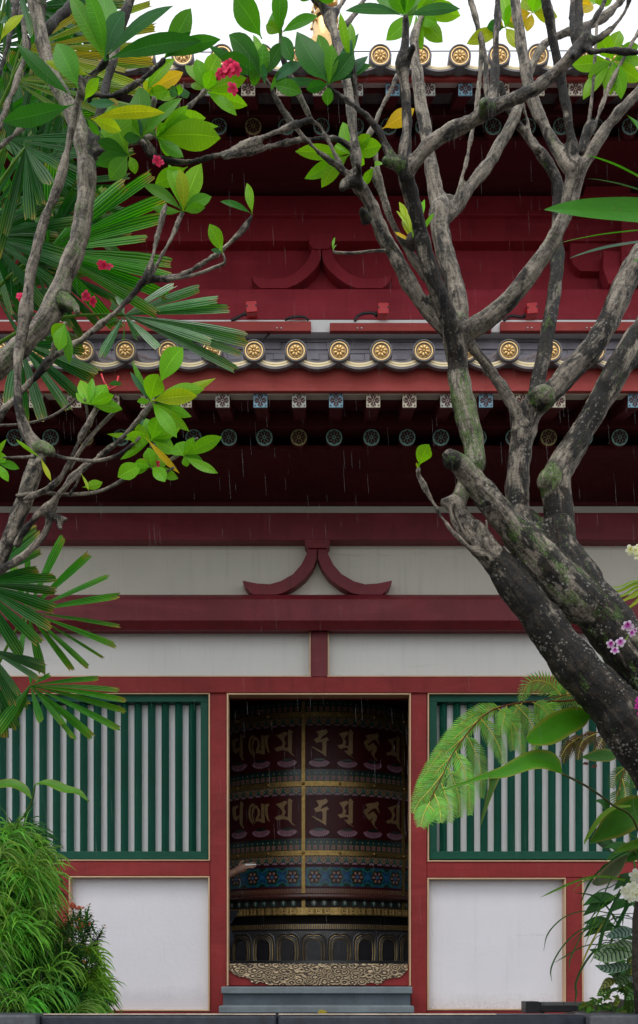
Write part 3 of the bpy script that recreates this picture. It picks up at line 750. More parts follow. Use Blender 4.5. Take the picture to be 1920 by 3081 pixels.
# gilt letters, traced from the photograph onto the drum
L1 = (660, 2120); L2 = (920, 2120); GS = 4.725
glyphs = [
 (L1, [[(300,425),(318,412),(347,462),(333,470),(328,740),(352,797),(330,782),(292,732),(290,642),(245,692),(225,692),(200,660),(193,600),(186,520),(205,495),(262,472),(266,507),(240,520),(232,560),(235,605),(240,642),(262,625),(291,612)]]),
 (L1, [[(490,432),(455,443),(428,490),(416,550),(418,620),(440,690),(489,747),(470,690),(446,630),(441,570),(452,500),(487,458)],
       [(500,450),(540,468),(575,530),(580,600),(552,650),(598,652),(597,433),(625,440),(642,452),(648,710),(595,705),(590,690),(517,692),(525,640),(548,590),(545,530),(520,492),(490,530),(474,600),(492,680),(512,722),(480,690),(463,620),(466,540),(482,485)],
       [(648,445),(690,432),(716,440),(690,480),(688,560),(700,640),(720,692),(690,672),(660,600),(650,500)]]),
 (L1, [[(785,630),(830,602),(885,588),(905,560),(880,505),(803,438),(870,418),(935,386),(976,405),(926,462),(922,500),(946,545),(932,580),(917,602),(978,617),(978,378),(995,350),(1052,390),(1034,400),(1030,690),(1088,742),(1040,722),(978,662),(900,645),(820,668)]]),
 (L2, [[(148,380),(250,365),(287,350),(317,385),(300,412),(240,450),(213,490),(215,502),(300,463),(332,505),(296,518),(290,737),(230,692),(83,605),(103,600),(232,668),(240,600),(235,532),(200,530),(153,547),(118,495),(182,460),(187,440)]]),
 (L2, [[(478,410),(582,383),(611,415),(560,460),(545,490),(577,530),(553,577),(611,590),(611,380),(635,352),(684,405),(668,414),(666,702),(625,707),(684,757),(600,712),(548,655),(600,655),(605,632),(580,607),(490,632),(453,580),(520,565),(531,530),(528,490)]]),
 (L2, [[(848,440),(910,425),(985,420),(1015,402),(1040,440),(1022,480),(1050,577),(1000,502),(960,500),(876,570),(885,587),(960,543),(1012,610),(1005,662),(977,700),(977,747),(1022,804),(985,772),(928,690),(935,680),(957,618),(910,672),(868,630),(827,545),(833,518),(880,490)]]),
 (L2, [[(1163,500),(1277,467),(1282,480),(1246,530),(1250,560),(1272,610),(1252,650),(1237,692),(1291,680),(1292,470),(1305,437),(1337,490),(1328,502),(1326,770),(1352,833),(1300,782),(1294,742),(1210,717),(1165,727),(1143,690),(1215,660),(1230,620),(1225,572),(1188,520)]]),
]
lot = [(L1, 285, 868), (L1, 595, 832), (L1, 962, 812), (L2, 192, 810), (L2, 592, 822), (L2, 955, 846), (L2, 1268, 884)]
dzt = wz(2149) - wz(2149+208.7)
for row in range(2):
    for (o_, polys), (lo, lx, ly) in zip(glyphs, lot):
        mb = MB(); cen = None
        for P in polys:
            uvz = [hit(o_[0] + x/GS, o_[1] + y/GS) for x, y in P]
            th0 = sum(a for a, b in uvz)/len(uvz); z0 = sum(b for a, b in uvz)/len(uvz)
            decal(mb, th0, z0 - row*dzt, [((a-th0)*WR, b-z0) for a, b in uvz], .004)
            if cen is None: cen = cyl(th0, z0 - row*dzt)
        wpart('letter', mb, M['pglyph'], origin=cen)
        th, z = hit(lo[0] + lx/GS, lo[1] + ly/GS); z -= row*dzt
        mb = MB()
        decal(mb, th, z + .014, oval(0, 0, .050, .013, 16), .004, 2)      # seed head, then petals spreading out and down
        for x in range(-6, 7):
            t_ = x*.24; cx_, cz_ = .066*math.sin(t_), -.022*math.cos(t_)
            decal(mb, th, z + cz_, oval(cx_, 0, .0115, .024, 8, t_*.85), .0045 + .0007*(x % 2), 0)
            decal(mb, th, z + cz_*1.7, oval(cx_*1.15, -.004, .006, .010, 6, t_*.85), .0062, 1)
        wpart('lotus_flower', mb, [M['ppink'], M['pink_tip'], M['pdg']], origin=cyl(th, z))
# the blue flower frieze
fb = band('flower_frieze', 2608, 2667, 'pblue'); mb = MB(); n = 40; zc = (wz(2609)+wz(2666))/2; hh = (wz(2609)-wz(2666))/2
for i in range(-8, 9):
    th = -.112 + (i+.5)*2*math.pi/n
    P = []
    for q in range(36):
        a = q*2*math.pi/36; r_ = .066*(1 + .16*math.cos(6*a)); P.append((r_*math.cos(a), r_*math.sin(a)))
    decal(mb, th, zc, [(x*1.1, y*1.1) for x, y in P], .0015, 1); decal(mb, th, zc, [(x*.93, y*.93) for x, y in P], .003, 2)
    decal(mb, th, zc, [(x*.72, y*.72) for x, y in P], .004, 5)
    for q in range(6):
        a = q*math.pi/3; decal(mb, th, zc, oval(.036*math.cos(a), .036*math.sin(a), .0135, .0105, 8, a), .0055, 3); decal(mb, th, zc, oval(.038*math.cos(a), .038*math.sin(a), .006, .004, 6, a), .0065, 6)
    decal(mb, th, zc, oval(0, 0, .018, .018, 10), .0055, 0); decal(mb, th, zc, oval(0, 0, .010, .010, 8), .0065, 1); decal(mb, th, zc, oval(0, 0, .005, .005, 8), .0075, 3)
    t2 = th + math.pi/n
    for sg in (1, -1):
        decal(mb, t2, zc + sg*hh, [(-.052, 0), (.052, 0), (.038, -sg*.022), (.018, -sg*.030), (0, -sg*.045), (-.018, -sg*.030), (-.038, -sg*.022)][::sg], .003, 1)
        decal(mb, t2, zc + sg*hh, [(-.036, 0), (.036, 0), (.02, -sg*.02), (0, -sg*.03), (-.02, -sg*.02)][::sg], .0045, 2)
        decal(mb, t2, zc + sg*.012, oval(0, 0, .012, .014, 8), .003, 4); decal(mb, t2, zc, oval(sg*.024, 0, .010, .016, 8, sg*.5), .0028, 4)
    decal(mb, t2, zc, oval(0, 0, .006, .010, 8), .0045, 1)
M['pblue2'] = mat('painted_bright_blue', (.011, .09, .27), .3, var=.3, scale=30)
obj('flower_pattern', mb, [M['pblue2'], M['pteal'], M['pdg'], M['pcream'], M['pblue2'], M['lacquer'], M['ppink']], fb)
band('red_line', 2667.5, 2672, 'lacquer', .004)
brd = band('braid_band', 2672.5, 2688, 'wood_dark'); mb = MB()
for i in range(-64, 65):
    th = i*.0195; z = wz(2680.5)
    decal(mb, th, z, [(-.012, -.017), (-.004, -.017), (.010, -.004), (.012, .006), (.004, .017), (-.006, .017), (.002, .006), (.0, -.004)], .003)
obj('braid', mb, M['pbrown'], brd)
za, zb = wz(2688), wz(2707); zm = (za+zb)/2; rr = (za-zb)/2
ring('handrail', 0, 0, 0, 0, 'wood_dark', [(WR-.02, za)] + [(WR + .035 + rr*math.cos(a), zm + rr*math.sin(a)) for a in [math.pi/2 - i*math.pi/8 for i in range(9)]] + [(WR-.02, zb)])
ub = band('lower_frieze', 2706, 2731, 'dark', -.012); mb = MB()
for i in range(-19, 20):
    th = (i+.5)*2*math.pi/84; z = wz(2716)
    decal(mb, th, z, oval(0, .0, .024, .026, 8), -.009, 0, .003); decal(mb, th, z, [(-.008, .012), (.006, .016), (.010, .004), (.002, -.022), (-.002, -.006), (-.010, 0)], -.006, 1)
obj('drop_pattern', mb, [M['pteal'], M['pwhite']], ub)
ring('key_band', 2730, 2753, WR-.05, WR+.010, 'key')
mb = MB(); zc = wz(2741.5)
for i in range(-14, 15):                                          # raised key pattern
    th = i*.062
    for P in (rectp(-.031, .017, .031, .020), rectp(-.031, -.020, .031, -.017), rectp(-.022, -.012, -.019, .017), rectp(-.022, -.012, .012, -.009), rectp(.009, -.009, .012, .008), rectp(-.008, .005, .009, .008), rectp(.020, -.017, .023, .012)):
        decal(mb, th, zc, P, .0125, 0)
wpart('key_pattern', mb, M['gold'])
for k_ in range(-1, 2):                                           # upright brass straps
    th = -.112 + k_*math.pi/4
    mb = MB(); w_ = .0145
    for r0, r1, y0, y1 in ((0, .010, 2110, 2687), (0, .006, 2708, 2729)):
        P = [cyl(th-w_/WR, 0, WR-.01), cyl(th+w_/WR, 0, WR-.01), cyl(th+w_/WR, 0, WR+r1), cyl(th-w_/WR, 0, WR+r1)]
        mb.prism([Vector((p.x, p.y, wz(y1))) for p in P], 0, (0, 0, wz(y0)-wz(y1)))
    wpart('brass_strap', mb, M['brass'], origin=cyl(th, wz(2687)))
wpart('core', MB().lathe([(.05, wz(2745)), (WR-.18, wz(2745)), (WR-.18, wz(2785)), (.05, wz(2785))], (0, WY, 0), 64), M['dark'])
# lotus base
zt, zb = wz(2780), wz(2896)
wpart('base', MB().lathe([(.05, zt), (WR+.0, zt), (WR+.01, wz(2796)), (WR+.0, wz(2800)), (WR+.0, zb+.02), (WR+.07, zb+.015), (WR+.07, PZ+.014), (.05, PZ+.014)], (0, WY, 0), 96), M['bronze'], auto=35)
mb = MB()
for i in range(-76, 77):
    th = i*.0165; P = [cyl(th-.003, 0, WR+.005), cyl(th+.003, 0, WR+.005), cyl(th+.003, 0, WR+.016), cyl(th-.003, 0, WR+.016)]
    mb.prism([Vector((p.x, p.y, wz(2795))) for p in P], 0, (0, 0, wz(2781)-wz(2795)))
wpart('fluting', mb, M['bronze_gilt'] if 'bronze_gilt' in M else M['brass'])
def arch(wd, h, dip=0, n=12):
    P = [(-wd*.92, 0), (-wd, h*.30), (-wd*.98, h*.62)]
    for i in range(n+1):
        t = math.pi - math.pi*i/n; x = wd*.96*math.cos(t); y = h*.66 + (h*.34)*math.sin(t)**.75 - dip*math.exp(-(x/(wd*.22))**2)
        P.append((x, y))
    return P + [(wd*.98, h*.62), (wd, h*.30), (wd*.92, 0)]
M['bronze_gilt'] = mat('worn_gilt', (.50, .36, .16), .4, .7, var=.75, scale=9)
H = wz(2799) - zb
def petal(th):
    b_ = MB(); z = zb
    for (wd, h, off, rad, dip, m) in ((.104, H*.93, .020, .010, .018, 0), (.088, H*.86, .030, .0035, .014, 1), (.074, H*.78, .026, .009, .006, 0), (.066, H*.74, .034, .003, .003, 1)):
        P = arch(wd, h, dip); b_.tube([cyl(th + a/WR, z+c, WR+off) for a, c in P], rad, 6, m)
    P = arch(.052, H*.66); P2 = [(a, c) for a, c in P]
    decal(b_, th, z+.004, P2, .030, 2); 
    decal(b_, th, z, arch(.100, H*.9), .012, 0)
    return b_
pd_ = 2*math.pi/34
pp = wpart('lotus_petal', petal(-.038), [M['bronze'], M['bronze_gilt'], M['panel_dark'] if 'panel_dark' in M else M['lamp_black']], origin=(0, WY, zb), auto=40)
for i in range(-7, 8):
    if i == 0: continue
    c = pp.copy(); col.objects.link(c); c.parent = PW; c.location = pp.location; c.rotation_euler = (0, 0, i*pd_)

# ---------------------------------------------------------------- the person beside the wheel, mostly hidden by the left door post
def skin_chain(name, verts, edges, radii, m, parent=None, root=0, sub=2, origin=None):
    me = bpy.data.meshes.new(name); me.from_pydata([tuple(v) for v in verts], edges, [])
    o = bpy.data.objects.new(name, me); col.objects.link(o)
    sk = o.modifiers.new('skin', 'SKIN'); sk.use_smooth_shade = True
    for i, r in enumerate(radii):
        sv = me.skin_vertices[0].data[i]; sv.radius = (r, r) if not hasattr(r, '__len__') else r; sv.use_root = (i == root)
    ss = o.modifiers.new('sub', 'SUBSURF'); ss.levels = sub; ss.render_levels = sub
    dg = bpy.context.evaluated_depsgraph_get(); dg.update()
    em = bpy.data.meshes.new_from_object(o.evaluated_get(dg)); bpy.data.objects.remove(o)
    return em
def meshobj(name, em, m, parent, base):
    em.name = name; em.transform(Matrix.Translation(-Vector(base)))
    em.materials.clear(); em.materials.append(m); em.polygons.foreach_set('use_smooth', [True]*len(em.polygons))
    o = bpy.data.objects.new(name, em); col.objects.link(o)
    if parent: o.parent = parent; o.location = Vector(base) - wloc(parent)
    else: o.location = base
    return o
fz = PZ + .013; px, py = -.86, .47
V = [(px-.01, py, fz+.86), (px-.02, py, fz+1.05), (px-.015, py, fz+1.25), (px, py, fz+1.40), (px+.015, py, fz+1.47), (px+.03, py, fz+1.55), (px+.04, py, fz+1.63), (px+.03, py, fz+1.70),
     (px-.0, py+.10, fz+.80), (px+.075, py+.10, fz+.44), (px+.03, py+.10, fz+.09), (px+.14, py+.10, fz+.03),
     (px-.02, py-.10, fz+.80), (px+.11, py-.09, fz+.43), (px+.02, py-.09, fz+.09), (px+.13, py-.09, fz+.03),
     (px-.0, py-.19, fz+1.37), (px-.0, py-.22, fz+1.10)]
wr = S(712, 2619, py-.06); el = S(640, 2655, py-.12)
V += [tuple(el), tuple(wr)]
V += [(px, py+.19, fz+1.37), (px+.0, py+.23, fz+1.10), (px+.10, py+.22, fz+.87)]
V[17] = ((V[16][0]+el.x)/2, (V[16][1]+el.y)/2 - .01, (V[16][2]+el.z)/2)
E_ = [(0,1),(1,2),(2,3),(3,4),(4,5),(5,6),(6,7),(0,8),(8,9),(9,10),(10,11),(0,12),(12,13),(13,14),(14,15),(3,16),(16,17),(17,18),(18,19),(3,20),(20,21),(21,22)]
Rr = [(.12,.16),(.11,.14),(.12,.16),(.09,.13),.05,(.075,.07),(.095,.08),(.085,.075),.09,.058,.042,(.045,.03),.09,.058,.042,(.045,.03),.055,.045,.042,.029,.055,.042,.028]
PR = thing('person', 'person in dark clothes reaching an arm to the prayer wheel behind the left door post', 'person', (px, py, fz))
meshobj('body', skin_chain('body', V, E_, Rr, None), M['skin'], PR, (px, py, fz))
# shirt and loose shorts
V2 = [V[0], V[1], V[2], V[3], V[16], V[17], V[20], V[21]]
meshobj('shirt', skin_chain('shirt', V2, [(0,1),(1,2),(2,3),(3,4),(4,5),(3,6),(6,7)], [(.15,.19),(.135,.17),(.14,.18),(.10,.14),.068,.062,.068,.062], None), M['navy'], PR, (px, py, fz))
V3 = [V[0], (px+.02, py+.10, fz+.70), (px+.105, py+.10, fz+.49), (px+.02, py-.10, fz+.70), (px+.125, py-.09, fz+.475)]
meshobj('shorts', skin_chain('shorts', V3, [(0,1),(1,2),(0,3),(3,4)], [(.15,.19),.12,.105,.12,.105], None), M['navy'], PR, (px, py, fz))
hr = MB(); bm = bmesh.new(); bmesh.ops.create_icosphere(bm, subdivisions=3, radius=1)
for v in bm.verts:
    if v.co.x > .45 and v.co.z < .45: v.co.x *= .55
    v.co = Vector((v.co.x*.105 + px+.02, v.co.y*.088 + py, v.co.z*.105 + fz+1.67))
hr.bm(bm); obj('hair', hr, M['hair'], PR, smooth=True)
# hand: palm, four fingers and thumb
ft = S(745, 2606, py-.06); dirv = (ft - wr).normalized(); upv = Vector((-dirv.z, 0, dirv.x)); sidev = Vector((0, -1, 0))
pc0 = wr + dirv*.045; HVs = [wr - dirv*.05, pc0, wr + dirv*.085]; HE = [(0,1),(1,2)]; HR = [(.025,.026),(.022,.036),(.016,.040)]
hm = skin_chain('hand', HVs, HE, HR, None)
hd = meshobj('hand', hm, M['skin'], PR, wr)
for i, (sp_, ln, bend) in enumerate(((.032, .075, -.10), (.012, .085, -.30), (-.010, .078, -.45), (-.030, .060, -.55))):
    b0 = wr + dirv*.080 + sidev*(-sp_) + upv*sp_*.5; b1 = b0 + (dirv + upv*bend*.3).normalized()*ln*.45; b2 = b1 + (dirv + upv*bend).normalized()*ln*.33; b3 = b2 + (dirv + upv*bend*1.5).normalized()*ln*.24
    meshobj('finger', skin_chain('finger', [b0 - dirv*.02, b0, b1, b2, b3], [(0,1),(1,2),(2,3),(3,4)], [.009, .0095, .009, .008, .0065], None), M['skin'], hd, b0)
b0 = wr + dirv*.03 + upv*.03
meshobj('thumb', skin_chain('thumb', [b0 - upv*.015, b0, b0 + dirv*.028 + upv*.018, b0 + dirv*.055 + upv*.02], [(0,1),(1,2),(2,3)], [.012, .011, .010, .0075], None), M['skin'], hd, b0)
pa = wr + dirv*.10 + upv*.018
slip = thing('paper_slip', 'thin white paper slip held between the fingers at the wheel', 'paper', tuple(pa))
q = MB(); e0, e1 = pa - dirv*.02, S(771, 2601, py-.06); q.prism([e0 + upv*.008, e0 - upv*.008, e1 - upv*.004, e1 + upv*.004], 0, (0, -.004, 0)); obj('sheet', q, M['paper'], slip)

# ---------------------------------------------------------------- small things on the building
def lampbox(cx, cy_, tilt, cab, label, Y=.27):
    p = W(cx, cy_, Y); s = 12.8*mpx(Y)
    t = thing('junction_box', label, 'electrical box', (p.x, Y+.06, p.z), 'red electrical boxes above the white ledge')
    b_ = MB().box((-s, -.05, -s), (s, .05, s), bev=.006); b_.box((-s*.96, -.054, -s*.96), (s*.96, -.051, s*.96), 0, .001)
    rot = Matrix.Rotation(R(tilt), 3, 'Y'); b_.v = [tuple(rot @ Vector(v) + p) for v in b_.v]
    bo = obj('housing', b_, M['box_red'], t)
    sc_ = MB()
    for sg in (-1, 1):
        c = p + rot @ Vector((sg*s*.82, -.052, s*.15)); sc_.box((c.x-.006, c.y-.004, c.z-.007), (c.x+.006, c.y+.004, c.z+.007))
    obj('screw', sc_, M['rubber'], bo)
    P = [W(a, b, Y+.01) for a, b in cab]; q = []
    for i in range(len(P)-1):
        for j in range(5): q.append(P[i].lerp(P[i+1], j/5))
    q.append(P[-1]); q = [q[0]] + [(q[i-1] + q[i]*2 + q[i+1])/4 for i in range(1, len(q)-1)] + [q[-1]]
    obj('cable', MB().tube(q, .011, 8), M['rubber'], t, smooth=True)
    g_ = MB(); g0 = P[0]; g_.tube([g0, g0.lerp(P[1], .45)], [.021, .017], 10); obj('cable_gland', g_, M['rubber'], t, smooth=True)
lampbox(597, 737, -4, [(586, 743), (574, 746), (562, 753), (548, 759)], 'red electrical box left of the carved strut on the ledge')
lampbox(907.5, 741, 0, [(895, 746), (880, 741), (858, 743), (845, 751), (841, 760)], 'red electrical box right of the carved strut with a looping cable')
lampbox(1258, 740.5, -5, [(1247, 747), (1236, 752), (1215, 748), (1200, 752), (1194, 760)], 'red electrical box between the forked trunks on the right')
cb = [(675, 758), (690, 752), (710, 750), (724, 752), (731, 759)]
P = [W(a, b, .262) for a, b in cb]
tag(obj('loose_cable', MB().tube(P, .010, 8), M['rubber'], smooth=True), 'loop of black cable over the white gap of the ledge', 'cable')
cb2 = [(643, 786), (632, 797), (621, 810), (612, 818)]
tag(obj('loose_cable', MB().tube([W(a, b, .30 - i*.03) for i, (a, b) in enumerate(cb2)], .008, 8), M['rubber'], smooth=True), 'short black cable hanging down over the grey ridge tiles', 'cable')
def trough(x0, x1, y0, y1, label, bolts):
    Y = .245; a, b = W(x0, y0, Y), W(x1, y1, Y)
    t = thing('metal_cover', label, 'metal cover', ((a.x+b.x)/2, Y+.04, b.z), 'long red metal covers along the white ledge')
    obj('cover', MB().box((a.x, Y, b.z), (b.x, .286, a.z), bev=.004), M['brick_red'], t)
    for bx in bolts:
        p = W(bx, y1-6, Y); q = MB(); q.lathe([(0, .010), (.006, .008), (.008, 0)], (p.x, Y, p.z), 10, 0, 'Y'); obj('bolt', q, M['steel'], t, origin=p)
trough(-420, 737, 761, 784, 'red metal cover on the ledge left of the white gap', (657, 666.5, 455, 464))
trough(781.5, 1165, 764.5, 784, 'red metal cover on the ledge above the middle end tiles', (847, 857, 1110, 1120))
trough(1186, 2000, 762, 783.5, 'red metal cover on the ledge at the right behind the trunks', (1250, 1260, 1390, 1400))
# gilt spire far up on the roof ridge
sp0 = W(771, -60, 2.5)
fin = thing('roof_spire', 'golden tiered spire on the roof ridge at the top edge', 'spire', (sp0.x, 2.5, 8.4))
zb0 = 8.4; zt0 = W(0, 62, 2.5).z
bs = MB(); bs.lathe([(.30, zb0-.3), (.30, zt0-.5), (.22, zt0-.42), (.24, zt0-.3), (.14, zt0-.2), (.12, zt0)], (sp0.x, 2.5, 0), 32); obj('spire_base', bs, M['gold'], fin, auto=40)
for i in range(6):
    z = zt0 + .03 + i*.17; r_ = .125 - .008*i
    q = MB(); q.lathe([(.03, z), (r_, z+.01), (r_+.01, z+.03), (r_, z+.055), (.05, z+.075), (.04, z+.17)], (sp0.x, 2.5, 0), 32); ri = obj('ring', q, M['gold'], fin, auto=40)
    for k_ in range(8):
        a = k_*math.pi/4; q = MB(); c = Vector((sp0.x + (r_+.012)*math.cos(a), 2.5 + (r_+.012)*math.sin(a), z-.03))
        q.lathe([(.001, .03), (.008, .02), (.014, -.02), (.017, -.03), (.001, -.03)], c, 8); obj('bell', q, M['gold'], ri)
wy = W(0, 121, -.5)
tag(obj('roof_wire', MB().tube([(-XE, -.5, W(0, 123, -.5).z), (-1, -.5, W(0, 122, -.5).z-.005), (1, -.5, W(0, 121, -.5).z), (XE, -.5, W(0, 118, -.5).z)], .003, 6), M['rubber']), 'thin dark wire strung along the upper roof edge', 'wire')
# black box fittings on the terrace
def fitting(x0, x1, y0, y1, Y, label):
    a, b = W(x0, y0, Y), W(x1, y1, Y)
    t = thing('ground_light', label, 'ground light', ((a.x+b.x)/2, Y+.06, b.z), 'long black ground lights before the wall')
    obj('casing', MB().box((a.x, Y, b.z), (b.x, Y+.14, a.z), bev=.006), M['lamp_black'], t)
    e_ = MB(); 
    for i in range(3): e_.box((a.x+.10, Y-.003+.0, a.z-.006-.007*i), (b.x-.01, Y+.003, a.z-.003-.007*i))
    obj('louvre', e_, M['steel'], t)
    obj('end_cap', MB().box((a.x-.006, Y-.006, b.z-.004), (a.x+.085, Y+.146, a.z+.005), bev=.004), M['lamp_black'], t)
    for xx in (a.x+.12, b.x-.12): obj('stake', MB().box((xx-.012, Y+.05, PZ-.01), (xx+.012, Y+.09, b.z+.001)), M['lamp_black'], t)
fitting(1247.5, 1400, 2374.5, 2398.5, -.9, 'black ground light before the right wall panel beside the soil heap')
fitting(150, 259, 2352, 2371, -.95, 'black ground light half hidden in the drooping green shrub')
# ---------------------------------------------------------------- plants: helpers
from mathutils import noise as mnoise
def A(x, y): return (x/2, y/2)
def B(x, y): return (756 + x/2, y/2)
def C(x, y): return (x/2, 551.2 + y/2)
def D(x, y): return (756 + x/2, 551.2 + y/2)
def E(x, y): return (x/2, 1102.4 + y/2)
def Fq(x, y): return (756 + x/2, 1102.4 + y/2)
def G(x, y): return (x/2, 1796.2 + y/2)
def H(x, y): return (756 + x/2, 1796.2 + y/2)
def c1(x, y): return (x/3.564/K, (2400 + y/3.564)/K)
def c2(x, y): return ((1500 + x/3.564)/K, (2400 + y/3.564)/K)
def c3(x, y): return ((1220 + x/2.16)/K, (2000 + y/2.16)/K)
def catmull(P, n=6):
    """smooth curve through vectors (numpy rows)"""
    P = [np.array(p, float) for p in P]
    if len(P) < 3: return [P[0] + (P[-1]-P[0])*i/n for i in range(n+1)]
    Q = [2*P[0]-P[1]] + P + [2*P[-1]-P[-2]]; o = []
    for i in range(1, len(Q)-2):
        for j in range(n):
            t = j/n; a, b, c, d = Q[i-1], Q[i], Q[i+1], Q[i+2]
            o.append(.5*((2*b) + (-a+c)*t + (2*a-5*b+4*c-d)*t*t + (-a+3*b-3*c+d)*t**3))
    o.append(P[-1]); return o
def curve3(pts, Y0, Y1, n=6):
    """display-pixel polyline (x, y, r) to points in the place with radii in metres"""
    q = catmull([(p[0], p[1], p[2]) for p in pts], n); o = []
    for i, p in enumerate(q):
        Y = Y0 + (Y1-Y0)*i/(len(q)-1); o.append((W(p[0], p[1], Y), max(max(p[2], .5)*mpx(Y)*.93 - .0035, .0045)))
    return o
def build_tree(root, branches, voxel=.009, thin=7.5, amp=1.0):
    """branches: (points, Y0, Y1, dark, moss, lichen). Thick ones are fused into one skin, twigs are added as tubes"""
    big = MB(); tw = MB(); ref = []
    for pts, Y0, Y1, dk, ms, lc in branches:
        cv = curve3(pts, Y0, Y1, 7); rad = []
        sacc = rnd.uniform(0, 40); Tn = None; Un = None
        for i, (p, r) in enumerate(cv):
            T_ = (cv[min(i+1, len(cv)-1)][0] - cv[max(i-1, 0)][0]).normalized()
            if Un is None: Un = T_.cross(Vector((.1, 1, .2))).normalized()
            Un = (Un - T_*Un.dot(T_)).normalized(); Vn = T_.cross(Un)
            if i: sacc += (p - cv[i-1][0]).length
            k = 1 + .09*mnoise.noise(p*9) + .05*mnoise.noise(p*23); rad.append(r*k); ref.append((p, dk*(.75 if dk < .7 else 1), ms*.9, lc, sacc, T_, Un, Vn))
        P = [p for p, _ in cv]
        if max(q[2] for q in pts) > thin:
            big.tube(P, [max(r, voxel*1.35) for r in rad], 14)
            for e, r in ((P[0], rad[0]), (P[-1], rad[-1])):
                bm = bmesh.new(); bmesh.ops.create_icosphere(bm, subdivisions=2, radius=max(r, voxel*1.35)*.98)
                for v in bm.verts: v.co += e
                big.bm(bm)
        else: tw.tube(P, rad, 8)
    me = big.mesh('wood', M['bark']); o = bpy.data.objects.new('wood', me); col.objects.link(o)
    md = o.modifiers.new('r', 'REMESH'); md.mode = 'VOXEL'; md.voxel_size = voxel
    sm = o.modifiers.new('s', 'SMOOTH'); sm.factor = .5; sm.iterations = 5
    dg = bpy.context.evaluated_depsgraph_get(); dg.update()
    em = bpy.data.meshes.new_from_object(o.evaluated_get(dg)); bpy.data.objects.remove(o); bpy.data.meshes.remove(me)
    nv = len(em.vertices); co = np.zeros(nv*3); no = np.zeros(nv*3)
    em.vertices.foreach_get('co', co); em.vertices.foreach_get('normal', no); co = co.reshape(-1, 3); no = no.reshape(-1, 3)
    h = np.array([.007*mnoise.noise(Vector(p)*11) + .0045*mnoise.noise(Vector((p[0]*34, p[1]*34, p[2]*14))) + .0025*abs(mnoise.noise(Vector(p)*60)) for p in co])*amp
    em.vertices.foreach_set('co', (co + no*h[:, None]).ravel())
    bm = bmesh.new(); bm.from_mesh(em)
    t = tw.mesh('tw', M['bark']); bm.from_mesh(t); bpy.data.meshes.remove(t)
    bm.to_mesh(em); bm.free(); em.update()
    kd = kdtree.KDTree(len(ref))
    for i, q in enumerate(ref): kd.insert(q[0], i)
    kd.balance(); bvec = np.zeros((len(em.vertices), 3)); at = em.color_attributes.new('lcol', 'FLOAT_COLOR', 'POINT'); Cc = np.ones((len(em.vertices), 4))
    for i, v in enumerate(em.vertices):
        s = np.zeros(3); wsum = 0
        for _, j, d in kd.find_n(v.co, 3):
            w_ = 1/(d + .02); s += w_*np.array(ref[j][1:4]); wsum += w_
        Cc[i, :3] = s/wsum
        q = ref[kd.find(v.co)[1]]; dv = v.co - q[0]; bvec[i] = (q[4] + dv.dot(q[5]), dv.dot(q[6]), dv.dot(q[7]))
    at.data.foreach_set('color', Cc.astype(np.float32).ravel())
    em.attributes.new('bv', 'FLOAT_VECTOR', 'POINT').data.foreach_set('vector', bvec.astype(np.float32).ravel())
    em.transform(Matrix.Translation(-Vector(wloc(root)))); em.materials.clear(); em.materials.append(M['bark'])
    em.polygons.foreach_set('use_smooth', [True]*len(em.polygons)); em.name = 'trunk'
    tr_ = bpy.data.objects.new('trunk', em); col.objects.link(tr_); tr_.parent = root
    return tr_
TONE = [(.17, .43, .012), (.075, .27, .012), (.030, .15, .016), (.045, .16, .075), (.60, .45, .02), (.33, .44, .015)]
def tone(k, v=.16):
    c = TONE[k]; a = 1 + rnd.uniform(-v, v); b = 1 + rnd.uniform(-v, v)
    return (c[0]*a*b, c[1]*a, c[2]*a)
PROF = [(0, .05), (.07, .055), (.14, .18), (.26, .54), (.38, .81), (.50, .96), (.60, 1.0), (.71, .93), (.82, .70), (.91, .40), (.97, .14), (1, .01)]
def put_leaf(mb, b, t, w_, Y, k=1, dy=None, bow=None, roll=None, prof=PROF, fold=.16, wave=.05):
    dy = rnd.uniform(-.07, .07) if dy is None else dy
    p0 = W(b[0], b[1], Y); p1 = W(t[0], t[1], Y + dy); ax = p1 - p0; L = ax.length
    view = (Vector((0, CAMY, CAMZ)) - (p0+p1)/2).normalized()
    bow = rnd.uniform(-.02, .07) if bow is None else bow
    perp = ax.cross(view).normalized()
    if perp.z < 0: perp = -perp
    mid = []; half = []
    for s, h in prof:
        p = p0 + ax*s + perp*(bow*L*4*s*(1-s)) + view*(.10*L*4*s*(1-s))
        mid.append(p); half.append(max(h*w_*.46*mpx(Y), .001))
    n = view + Vector((rnd.uniform(-.35, .35), rnd.uniform(-.1, .1), rnd.uniform(-.05, .55)))
    if roll is not None: n = view + perp*roll
    mb.strip(mid, half, n.normalized(), 0, fold if rnd.random() < .75 else -fold, tone(k) if isinstance(k, int) else k, wave, 3)
def rosette(parent, centre, Y, leaves, name='leaf_cluster', m='leaf', bud=True):
    mb = MB()
    for l in leaves:
        b = l[4] if len(l) > 4 else centre
        put_leaf(mb, b, (l[0], l[1]), l[2], Y + (l[5] if len(l) > 5 else 0), l[3])
    return obj(name, mb, M[m], parent, origin=W(centre[0], centre[1], Y), smooth=True, fix=False)
